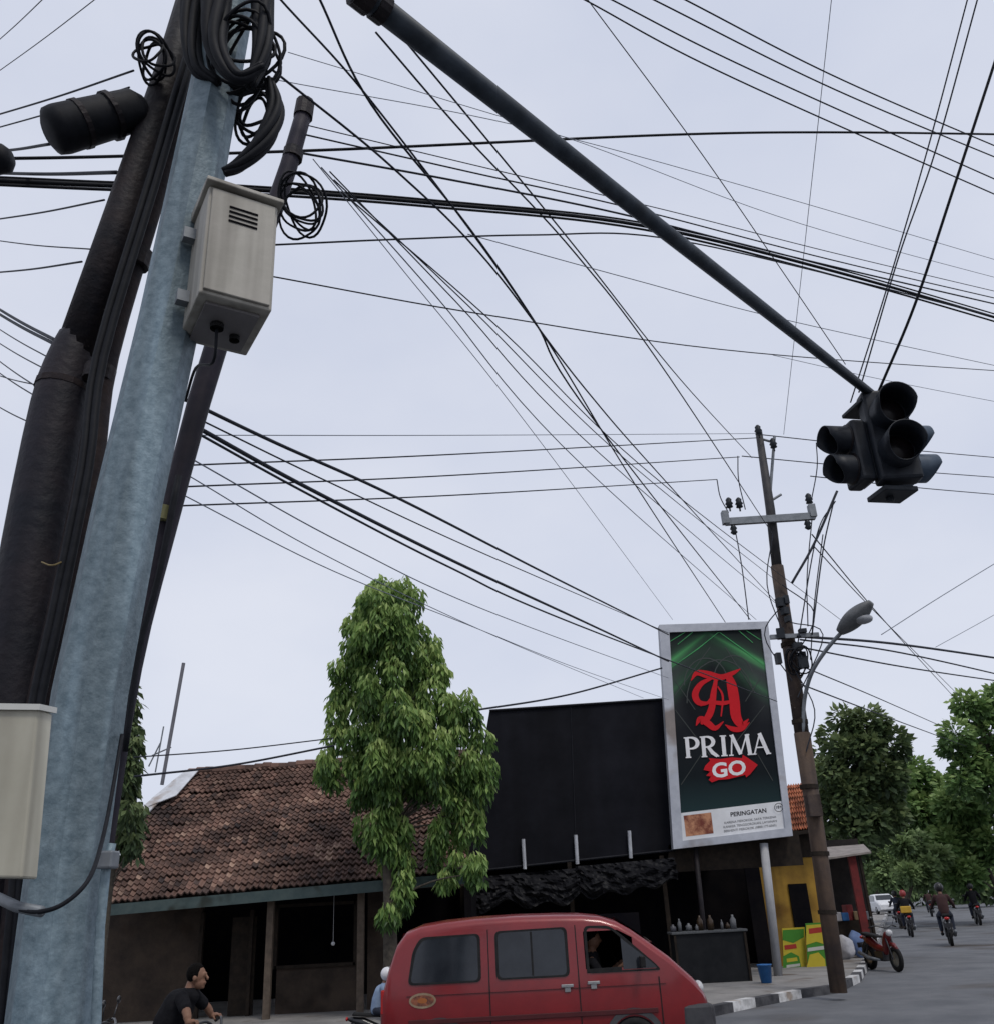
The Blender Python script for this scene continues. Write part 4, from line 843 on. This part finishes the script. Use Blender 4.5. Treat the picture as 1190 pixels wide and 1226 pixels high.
# ---------------------------------------------------------------- van
YV=12.6; xr=at(455,1195,YV).x; xf=at(851,1195,YV).x; VL=xf-xr; HW=.80; sx=VL/4.0
van=thing('minivan','dark red minivan driving past with tinted side windows','van',(xr,YV+HW,0),0,world=False)
def side(z,hw=HW): return hw*(1-.12*max(0,(z-.98))/.8) if z>.98 else hw*(1-.06*max(0,(.5-z))/.3)
ST=[(0,.42,.86,.72),(.03,.36,1.0,.76),(.10,.32,1.24,.78),(.20,.3,1.5,.79),(.32,.28,1.64,.8),(.5,.27,1.70,.8),(.8,.26,1.735,.8),(1.2,.25,1.755,.8),(1.7,.25,1.76,.8),(2.2,.25,1.75,.8),(2.52,.25,1.735,.8),(2.75,.25,1.705,.8),(2.95,.25,1.64,.8),(3.12,.25,1.54,.8),(3.30,.25,1.41,.8),(3.43,.25,1.31,.8),(3.55,.25,1.22,.795),(3.70,.25,1.08,.785),(3.82,.27,.97,.76),(3.92,.3,.86,.71),(3.98,.34,.74,.64)]
LV=[.0,.06,.45,.75,1.10,1.52]
secs=[]
for x,zb,zt_,hw in ST:
    pts=[]; top_=zt_-.11
    for l in LV:
        z=zb+l if l<.1 else l
        z=min(max(z,zb),top_-.004*(5-LV.index(l))); yy=side(z,hw)*(1 if l>.01 else .93); pts.append((yy,z))
    s0=side(top_,hw)
    for a in (0,30,60,85): pts.append((s0-.13+.13*math.cos(R(a)),top_+.09*math.sin(R(a))))
    pts.append((s0*.45,zt_-.006)); pts.append((0,zt_))
    full=[(-y,z) for y,z in pts]+[(y,z) for y,z in reversed(pts[:-1])]
    secs.append([V((x*sx,y,z)) for y,z in full])
n=len(secs[0]); mb=MB(); vs=[p for s_ in secs for p in s_]; fs=[]
for i in range(len(secs)-1):
    for k in range(n-1):
        if k==4 and 2.5<ST[i][0]<2.96: continue
        fs.append((i*n+k,i*n+k+1,(i+1)*n+k+1,(i+1)*n+k))
    fs.append((i*n+n-1,i*n,(i+1)*n,(i+1)*n+n-1))
fs+=[tuple(range(n)),tuple(range((len(secs)-1)*n+n-1,(len(secs)-1)*n-1,-1))]
mb.add(vs,fs); body=mb.build('body',red,van,smooth=True)
bm_=body.modifiers.new('e','EDGE_SPLIT'); bm_.split_angle=R(50)
def rpoly(pts,r,n=4):
    out=[]; m_=len(pts)
    for i in range(m_):
        a,b,c=V(pts[i-1]),V(pts[i]),V(pts[(i+1)%m_]); d1=(a-b); d2=(c-b); rr_=min(r,d1.length*.45,d2.length*.45)
        p1=b+d1.normalized()*rr_; p2=b+d2.normalized()*rr_
        for k in range(n+1): t=k/n; out.append(p1*(1-t)**2+b*2*t*(1-t)+p2*t*t)
    return out
def patch(mb,poly,e,sgn=-1,hw=HW): mb.poly([(p.x*sx,sgn*(side(p.y,hw)+e),p.y) for p in poly])
def ring(mb,po,pi_,e,sgn=-1):
    n_=len(po); A=[(p.x*sx,sgn*(side(p.y)+e),p.y) for p in po]; B=[(p.x*sx,sgn*(side(p.y)+e),p.y) for p in pi_]
    mb.add(A+B,[(i,(i+1)%n_,n_+(i+1)%n_,n_+i) for i in range(n_)])
def shrink(poly,d):
    c=sum((V(p) for p in poly),V((0,0)))/len(poly); return [V(p)+(c-V(p)).normalized()*d*1.35 for p in poly]
W1=[(.34,1.02),(1.24,1.02),(1.24,1.56),(.50,1.55),(.40,1.40)]
W2=[(1.42,1.03),(2.32,1.03),(2.32,1.585),(1.42,1.575)]
W3=[(2.53,1.05),(3.44,1.05),(3.38,1.12),(3.0,1.46),(2.85,1.575),(2.53,1.585)]
for sgn in (-1,1):
    for nm_,Wp in (('rear_window',W1),('middle_window',W2),('front_window',W3)):
        po=rpoly([V(p) for p in Wp],.07); pi_=rpoly([V(p) for p in shrink(Wp,.03)],.06)
        mb=MB(); ring(mb,po,pi_,.006,sgn); fr_=mb.build(nm_,rubber,van)
        mb=MB()
        if Wp is W3 and sgn==-1:
            qp=[V(p) for p in ((2.98,1.08),(3.39,1.08),(3.36,1.13),(2.98,1.46))]; patch(mb,qp,.004,sgn); mb.build('quarter_glass',glass,fr_)
            mb=MB(); patch(mb,[V(p) for p in ((2.53,1.055),(2.53,1.10),(2.96,1.11),(2.96,1.055))],.003,sgn); mb.build('sill',rubber,fr_)
        else:
            patch(mb,pi_,.004,sgn); mb.build('glass',glass,fr_)
            if Wp is W2: mb=MB(); xm=1.87; mb.add([((xm-.012)*sx,sgn*(side(1.06)+.006),1.06),((xm+.012)*sx,sgn*(side(1.06)+.006),1.06),((xm+.012)*sx,sgn*(side(1.55)+.006),1.55),((xm-.012)*sx,sgn*(side(1.55)+.006),1.55)],[(0,1,2,3)]); mb.build('divider',rubber,fr_)
for x,za in ((1.335,.35),(2.425,.33),(3.40,.35)):
    mb=MB(); mb.box((x*sx,-(side(.8)+.0),(za+.98)/2),(.012,.012,.98-za)); mb.build('door_gap',rubber,van)
for x in (1.335,2.425):
    mb=MB(); mb.add([(x*sx-.006,-(side(.98)+.002),.98),(x*sx+.006,-(side(.98)+.002),.98),(x*sx+.006,-(side(1.6)+.002),1.6),(x*sx-.006,-(side(1.6)+.002),1.6)],[(0,1,2,3)]); mb.build('door_gap',rubber,van)
mb=MB(); mb.box((1.9*sx,-(side(.9)+.001),.90),(3.5*sx*.9,.006,.008)); mb.build('belt_crease',M('crease_shadow',(.06,.006,.008),(.05,.005,.007),4,.5),van)
mb=MB(); mb.box((1.85*sx,-(HW+.008),.62),(3.0*sx,.02,.055)); mb.build('side_moulding',M('dark_red_moulding',(.07,.008,.01),(.05,.006,.008),5,.6),van,bevel=.006)
for x,z in ((2.28,.93),(2.6,.95)):
    mb=MB(); mb.box((x*sx,-(HW+.012),z),(.15,.025,.035)); mb.box((x*sx,-(HW+.004),z-.035),(.07,.012,.07)); mb.build('door_handle',chrome,van,bevel=.006)
mb=MB(); patch(mb,[V((.52+.165*math.cos(R(a)),.85+.085*math.sin(R(a)))) for a in range(0,360,18)],.005); stk=mb.build('oval_sticker',M('sticker_tan',(.22,.15,.09),(.32,.24,.16),9,.5),van)
mb=MB(); patch(mb,[V((.52+.14*math.cos(R(a)),.85+.06*math.sin(R(a)))) for a in range(0,360,18)],.007); mb.build('sticker_centre',M('sticker_dark',(.04,.02,.02),(.3,.10,.05),22,.5),stk)
mb=MB(); patch(mb,[V((.52+.06*math.cos(R(a)),.85+.03*math.sin(R(a)))) for a in range(0,360,30)],.009); mb.build('sticker_mark',flat('sticker_orange',(.35,.12,.04)),stk)
mb=MB(); mb.box((4.0*sx-.05,0,.5),(.18,1.5,.3)); mb.box((3.82*sx,-.74,.52),(.36,.1,.28)); mb.box((3.82*sx,.74,.52),(.36,.1,.28)); mb.build('front_bumper',bumpm,van,bevel=.04)
mb=MB(); mb.box((.0,0,.45),(.14,1.5,.22)); mb.build('rear_bumper',bumpm,van,bevel=.03)
for s_ in (-1,1):
    mb=MB(); mb.ball((3.90*sx,s_*.57,.82),.14,14,(.45,.95,.6)); mb.build('headlight',clearlens,van,smooth=True)
    mb=MB(); mb.box((.03,s_*.71,.85),(.05,.10,.26)); mb.build('tail_light',redlens,van,bevel=.01)
mb=MB()
for s_ in (-1,1): mb.add([(3.46*sx,s_*.6,1.31),(3.46*sx,-.0,1.335),(2.98*sx,0,1.66),(2.98*sx,s_*.56,1.645)],[(0,1,2,3)])
mb.build('windscreen',glass,van)
mb=MB(); mb.add([(.085,-.62,1.22),(.085,.62,1.22),(.27,.58,1.60),(.27,-.58,1.60)],[(0,1,2,3)]); mb.build('rear_screen',glass,van)
mb=MB(); mb.tube([(3.2*sx,-.8,1.1),(3.2*sx,-.88,1.12)],.015,6); mb.box((3.2*sx,-.95,1.16),(.06,.16,.12)); mb.build('wing_mirror',rubber,van,bevel=.02)
def wheel(par,x,y,r,wd,rimmat=chrome,seg=28,name='wheel'):
    m_=Matrix.Rotation(PI/2,3,'X'); mb=MB()
    mb.lathe([(r*.62,-wd*.5),(r*.9,-wd*.5),(r*.99,-wd*.32),(r,0),(r*.99,wd*.32),(r*.9,wd*.5),(r*.62,wd*.5)],seg,(x,y,r),m_,closed=True); ty=mb.build(name,rubber,par,smooth=True)
    mb=MB(); mb.lathe([(0,-wd*.3),(r*.2,-wd*.36),(r*.45,-wd*.2),(r*.63,-wd*.42),(r*.63,wd*.42),(r*.45,wd*.2),(r*.2,wd*.36),(0,wd*.3)],seg,(x,y,r),m_); mb.build('rim',rimmat,ty,smooth=True)
for x in (.72,3.05):
    for s_ in (-1,1):
        wheel(van,x*sx,s_*.735,.285,.17)
        mb=MB(); vs=[];nn_=18
        for k in range(nn_+1):
            a=PI*k/nn_
            for rr_ in (.37,.30): vs.append((x*sx+rr_*math.cos(a),s_*(HW+.012),.29+rr_*math.sin(a)))
        mb.add(vs,[(2*k,2*k+1,2*k+3,2*k+2) for k in range(nn_)]); mb.build('wheel_arch_trim',bumpm,van)
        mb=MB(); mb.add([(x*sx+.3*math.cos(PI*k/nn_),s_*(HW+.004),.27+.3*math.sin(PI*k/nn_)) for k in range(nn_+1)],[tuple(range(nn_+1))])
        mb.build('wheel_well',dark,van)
for y in (-.4,.4): mb=MB(); mb.box((2.35*sx,y,.95),(.14,.5,.8)); mb.box((2.6*sx,y,.62),(.5,.5,.16)); mb.build('seat',M('seat_cloth',(.02,.02,.024),(.035,.035,.04),8,.9),van,bevel=.04)
mb=MB(); mb.box((1.9*sx,.62,1.2),(3.0*sx,.02,1.0)); mb.box((2.42*sx,0,1.2),(.02,1.2,.9)); mb.build('cabin_lining',dark,van)
mb=MB(); mb.lathe([(.17,-.012),(.19,0),(.17,.012),(.155,0)],20,(3.02*sx,.30,1.08),Matrix.Rotation(R(60),3,'Y'),closed=True); mb.build('steering_wheel',rubber,van,smooth=True)
# ---------------------------------------------------------------- people & bikes
def chain(mb,pts,rad,seg=10):
    mb.tube(pts,rad,seg)
    for p,r in zip(pts,rad): mb.ball(p,r*1.0,seg)
def lerpc(pts): return [V(p) for p in pts]
dv_=thing('person','driver in a dark shirt with an arm on the minivan window sill','person',(xr+2.62*sx,YV+.42,.70),0,world=False)
mb=MB(); chain(mb,lerpc([(0,0,0),(-.03,0,.3),(0,0,.52),(.02,0,.60)]),[.15,.16,.10,.055]); mb.ball((.04,0,.72),.1,14,(1,.82,1.22)); mb.ball((.14,0,.70),.02,8)
for s_ in (-1,1):
    chain(mb,lerpc([(0,s_*.17,.47),(.14,s_*.26,.25),(.36,s_*.2,.40)]),[.055,.046,.032]); mb.ball((.41,s_*.18,.43),.04,8,(1.2,.7,.8))
    for k in range(4): chain(mb,lerpc([(.43,s_*(.15+.02*k),.45),(.48,s_*(.15+.02*k),.45),(.50,s_*(.15+.02*k),.42)]),[.011,.01,.009],6)
mb.build('body',skin,dv_,fused=.011)
mb=MB(); chain(mb,lerpc([(0,0,0),(-.03,0,.3),(0,0,.50)]),[.16,.175,.115])
for s_ in (-1,1): chain(mb,lerpc([(0,s_*.17,.46),(.08,s_*.23,.34)]),[.066,.06])
mb.build('shirt',blackcloth,dv_,fused=.016)
mb=MB(); mb.ball((.015,0,.765),.103,12,(1.02,.86,1.0)); mb.build('hair',hairm,dv_,smooth=True)
def bike(label,loc,rz,fair,group=None,name='motorcycle',sc=1,mirrors=True,hb_z=0):
    t=thing(name,label,'motorcycle',loc,rz,group,world=False,sc=sc)
    wheel(t,.62,0,.28,.08,chrome,20); wheel(t,-.62,0,.28,.10,chrome,20)
    mb=MB(); chain(mb,lerpc([(.40,0,.80),(.30,0,.62),(.22,0,.42)]),[.10,.11,.07],10); chain(mb,lerpc([(.2,0,.45),(-.15,0,.52),(-.5,0,.66),(-.78,0,.74)]),[.08,.10,.11,.05],10); mb.build('fairing',fair,t,fused=.022)
    mb=MB(); chain(mb,lerpc([(.5,0,.60),(.62,0,.585),(.75,0,.50)]),[.05,.06,.035],8); mb.build('front_mudguard',fair,t,smooth=True)
    mb=MB(); chain(mb,lerpc([(-.68,0,.62),(-.86,0,.5),(-.93,0,.38)]),[.07,.055,.03],8); mb.build('rear_mudguard',blackfair,t,smooth=True)
    mb=MB(); mb.hexa([(.05,-.1,.74),(-.72,-.12,.80),(-.72,.12,.80),(.05,.1,.74)],[(.05,-.07,.79),(-.7,-.1,.87),(-.7,.1,.87),(.05,.07,.79)]); mb.build('seat',rubber,t,bevel=.03)
    for s_ in (-1,1):
        mb=MB(); mb.tube([(.40,s_*.07,.78),(.62,s_*.07,.28)],.022,8); mb.build('fork',blackfair,t)
        mb=MB(); mb.tube([(-.45,s_*.10,.60),(-.60,s_*.10,.30)],.025,8); mb.build('shock_absorber',blackfair,t)
    mb=MB(); mb.box((0,0,.33),(.42,.2,.22)); mb.build('engine',blackfair,t,bevel=.02)
    Z=hb_z
    mb=MB(); mb.tube(catmull(lerpc([(.28,-.34,1.0+Z),(.36,-.2,1.02+Z),(.42,0,.97),(.36,.2,1.02+Z),(.28,.34,1.0+Z)]),5),.014,8); hb=mb.build('handlebar',blackfair,t,smooth=True)
    for s_ in (-1,1): mb=MB(); mb.tube([(.30,s_*.26,1.01+Z),(.24,s_*.37,.985+Z)],.019,8); mb.build('grip',rubber,hb)
    if mirrors:
        for s_ in (-1,1):
            mb=MB(); mb.tube([(.34,s_*.22,1.02),(.36,s_*.29,1.18)],.006,6); mb.ball((.36,s_*.31,1.2),.06,10,(.3,1,.65)); mb.build('mirror',blackfair,t,smooth=True)
    mb=MB(); mb.ball((.52,0,.86),.09,12,(.7,1,.85)); mb.build('headlight',clearlens,t,smooth=True)
    mb=MB(); mb.ball((-.84,0,.74),.06,10,(.5,1.3,.7)); mb.build('tail_light',redlens,t,smooth=True)
    mb=MB(); mb.tube([(.1,-.14,.25),(-.4,-.15,.28),(-.85,-.16,.40)],[.025,.05,.045],10); mb.build('exhaust',steel,t,smooth=True)
    mb=MB(); mb.box((-.94,0,.56),(.01,.24,.12)); mb.build('number_plate',blackfair,t)
    return t
def rider(label,loc,rz,shirt,trous,helm=None,lean=0,vox=.02,group=None,fg=False,sc=1,hand_z=0,neck=0):
    t=thing('person',label,'person',loc,rz,group,world=False,sc=sc); l=lean
    hip=V((-.18,0,.92)); ch=V((-.08+l*.5,0,1.22-l*.12)); nk=V((-.02+l,0,1.40-l*.3)); hd=V((.04+l*1.15,0,1.56-l*.38-neck))
    hs_=.92
    mb=MB(); chain(mb,[hip,ch,nk-V((0,0,.05)),nk+V((.01,0,.04))],[.14,.15,.075,.052],12)
    mb.ball(hd+V((-.012,0,.012)),.1*hs_,16,(1.02,.80,1.08)); mb.ball(hd+V((.022,0,-.06)),.072*hs_,14,(.95,.80,.95)); mb.ball(hd+V((.055,0,-.098)),.03,8,(.8,1,.7))
    mb.tube([hd+V((.085,0,.015)),hd+V((.108,0,-.022))],[.010,.016],8); mb.ball(hd+V((.104,0,-.024)),.015,8)
    mb.ball(hd+V((.083,0,-.056)),.017,8,(.7,1.5,.45)); mb.ball(hd+V((.081,0,-.068)),.016,8,(.7,1.3,.45)); mb.ball(hd+V((.078,0,.03)),.02,8,(.7,2.2,.5))
    for s_ in (-1,1):
        mb.ball(hd+V((-.008,s_*.078,-.012)),.026,8,(.75,.4,1.15)); mb.ball(hd+V((.075,s_*.03,.012)),.011,6)
        sh_=nk+V((-.02,s_*.17,-.07)); el=V((.12+l*.6,s_*.28,1.12-l*.15+hand_z)); wr=V((.21,s_*.315,1.03+hand_z))
        chain(mb,[sh_,el,el.lerp(wr,.4),wr],[.055,.043,.042,.028],10); chain(mb,[wr,wr+V((.05,s_*.005,0.0))],[.03,.034],8)
        if fg:
            for k in range(4):
                b=wr+V((.085,s_*(-.03+.021*k),.012)); chain(mb,[wr+V((.05,s_*(-.028+.019*k),.008)),b,b+V((.02,0,-.025)),b+V((-.005,0,-.045))],[.011,.0105,.0095,.0085],7)
            chain(mb,[wr+V((.03,-s_*.03,-.005)),wr+V((.055,-s_*.045,-.03)),wr+V((.08,-s_*.04,-.035))],[.012,.011,.009],7)
        else: mb.ball(wr+V((.08,0,-.005)),.042,8,(1.1,.9,.8))
        kn=V((.22,s_*.17,.80)); an=V((.08,s_*.17,.36)); chain(mb,[hip+V((0,s_*.08,-.03)),kn,an],[.085,.058,.04],10); chain(mb,[an+V((-.03,0,-.05)),an+V((.16,0,-.07))],[.04,.03],8)
    mb.build('body',skin,t,fused=vox*.5 if fg else vox*.8)
    mb=MB(); chain(mb,[hip+V((0,0,-.02)),hip.lerp(ch,.5)+V((-.02,0,0)),ch,nk-V((.0,0,.07))],[.15,.155,.168,.10],14)
    for s_ in (-1,1):
        sh_=nk+V((-.02,s_*.16,-.075)); el=V((.12+l*.6,s_*.28,1.12-l*.15+hand_z)); wr=V((.21,s_*.315,1.03+hand_z))
        if fg: chain(mb,[sh_,sh_.lerp(el,.62)],[.072,.066],10)
        else: chain(mb,[sh_,el,el.lerp(wr,.85)],[.072,.056,.045],10)
    mb.build('shirt',shirt,t,fused=vox*.8)
    mb=MB()
    for s_ in (-1,1):
        kn=V((.22,s_*.17,.80)); an=V((.08,s_*.17,.40)); chain(mb,[hip+V((0,s_*.075,-.04)),kn,an],[.105,.075,.056],10)
    mb.build('trousers',trous,t,fused=vox*.8)
    for s_ in (-1,1): mb=MB(); an=V((.08,s_*.17,.36)); chain(mb,[an+V((-.04,0,-.055)),an+V((.16,0,-.075))],[.05,.04],8); mb.build('shoe',rubber,t,smooth=True)
    if helm:
        mb=MB(); mb.ball(hd+V((-.01,0,.02)),.135,16,(1.05,.95,1.05)); h=mb.build('helmet',helm,t,smooth=True)
        mb=MB(); vs=[]
        for i in range(9):
            a=R(-60+15*i)
            for z in (-.05,.03): vs.append(hd+V((.145*math.cos(a),.134*math.sin(a),z)))
        mb.add(vs,[(2*i,2*i+1,2*i+3,2*i+2) for i in range(8)]); mb.build('visor',glass,h)
    else:
        mb=MB(); mb.ball(hd+V((-.026,0,.03)),.098,18,(1.0,.84,1.05))
        for v in mb.v:
            if v.x>hd.x+.035 and v.z<hd.z+.07: v.x=hd.x+.035
            if v.z<hd.z-.03: v.x=min(v.x,hd.x-.03)
        mb.build('hair',hairm,t,smooth=True)
    return t
YF=9.9; fx=at(230,1170,YF).x
bike('dark motorcycle ridden by the man in black at the lower left',(fx-.08,YF,.004),R(-4),blackfair,sc=.92,mirrors=False,hb_z=.05)
rider('man in a black t-shirt with short hair riding a motorcycle at lower left',(fx-.08,YF,.004),R(-4),blackcloth,denim,None,.10,.014,None,True,sc=.92,hand_z=.05,neck=.045)
YR=14.9; fx=at(462,1185,YR).x
bike('small motorcycle almost hidden behind the rear of the red minivan',(fx,YR,.004),0,blackfair,sc=.66,mirrors=False)
rider('small rider in a white helmet and pale blue top behind the minivan',(fx,YR,.004),0,paleblue,denim,whitehelm,0,.02,sc=.66)
p=at(132,1220,10.5); bike('dark parked motorcycle seen past the foot of the galvanised pole',(p.x-.36,10.5,.004),R(8),blackfair,sc=.95)
pk=gnd(1060,1163); sd=math.atan2(d.y,d.x)
bike('red parked motorcycle at the kerb right of the electricity pole',(pk.x,pk.y,.004),sd+R(-150),redplastic)
RB=[((1139,1132),'rider in a dark maroon jacket, nearest and largest on the side street','motorcycle under the rider in the dark maroon jacket',browncloth,blackhelm,0),((1091,1122),'rider with a yellow load behind, left of the maroon rider','motorcycle carrying the yellow box on the side street',blackcloth,M('red_helmet',(.25,.03,.03),(.2,.03,.03),9,.4),1),((1172,1108),'rider in dark clothes nearest the right edge on the side street','motorcycle of the rider nearest the right edge',blackcloth,blackhelm,2),((1079,1112),'farther rider just left of the one with the yellow load','motorcycle of the rider left of the yellow box',denim,blackhelm,3),((1116,1098),'small far rider seen between the two nearer riders','small far motorcycle between the two nearer riders',browncloth,whitehelm,4)]
for (px,py),lb,lb2,sh_,hm,k in RB:
    q=gnd(px,py); s2=1.16 if k in(0,2) else 1.06
    bike(lb2,(q.x,q.y,.004),sd+R(-6*k%5),blackfair if k!=3 else redplastic,sc=s2)
    rider(lb,(q.x,q.y,.004),sd,sh_,denim,hm,0,.024,sc=s2)
    if k==1:
        mb=MB(); c=V((q.x,q.y,0))-d*.58; mb.box((c.x,c.y,1.06),(.42,.42,.26),sd); tag(mb.build('delivery_box',yelplastic,bevel=.03),'yellow box strapped on the back of a far motorcycle','box')
def car(label,loc,rz,mat_):
    t=thing('car',label,'car',loc,rz,world=False)
    prof=[(0,.4,.7,.70),(.1,.3,.95,.78),(.5,.25,1.0,.82),(.8,.25,1.25,.82),(1.2,.22,1.45,.82),(2.2,.22,1.48,.82),(2.6,.22,1.40,.82),(3.1,.22,1.05,.82),(3.8,.25,.9,.8),(4.05,.35,.7,.7)]
    mb=MB(); ss=[]
    for x,zb,z,hw in prof:
        h=[(hw*.95,zb),(hw,min(zb+.2,z-.2)),(hw,min(.85,z-.12)),(hw*(.84 if z>1.1 else .97),z-.07),(hw*(.7 if z>1.1 else .85),z)]
        ss.append([V((x-2,-y,zz)) for y,zz in h]+[V((x-2,y,zz)) for y,zz in reversed(h)])
    m_=len(ss[0]); mb.add([p for q in ss for p in q],[(i*m_+k,i*m_+(k+1)%m_,(i+1)*m_+(k+1)%m_,(i+1)*m_+k) for i in range(len(ss)-1) for k in range(m_)]+[tuple(range(m_)),tuple(range(len(ss)*m_-1,(len(ss)-1)*m_-1,-1))]); mb.build('body',mat_,t,smooth=False,bevel=.03)
    for s_ in (-1,1):
        mb=MB(); mb.add([(-1.1,s_*.80,.95),(.95,s_*.80,.95),(.5,s_*.735,1.36),(-.75,s_*.735,1.38)],[(0,1,2,3)]); mb.build('side_window',glass,t)
        for x in (-1.25,1.2): wheel(t,x,s_*.74,.3,.18,chrome,16)
        mb=MB(); mb.box((-1.97,s_*.6,.75),(.08,.22,.14)); mb.build('tail_light',redlens,t)
        mb=MB(); mb.box((1.98,s_*.55,.66),(.1,.25,.12)); mb.build('headlight',clearlens,t)
    mb=MB(); mb.add([(1.18,-.68,1.03),(1.18,.68,1.03),(.66,.58,1.40),(.66,-.58,1.40)],[(0,1,2,3)]); mb.build('windscreen',glass,t)
    mb=MB(); mb.add([(-1.42,-.66,1.06),(-1.42,.66,1.06),(-.95,.58,1.36),(-.95,-.58,1.36)],[(0,1,2,3)]); mb.build('rear_window',glass,t)
    return t
q=gnd(1059,1097); car('small white car far down the side street',(q.x,q.y,.14),sd+PI+.25,white)
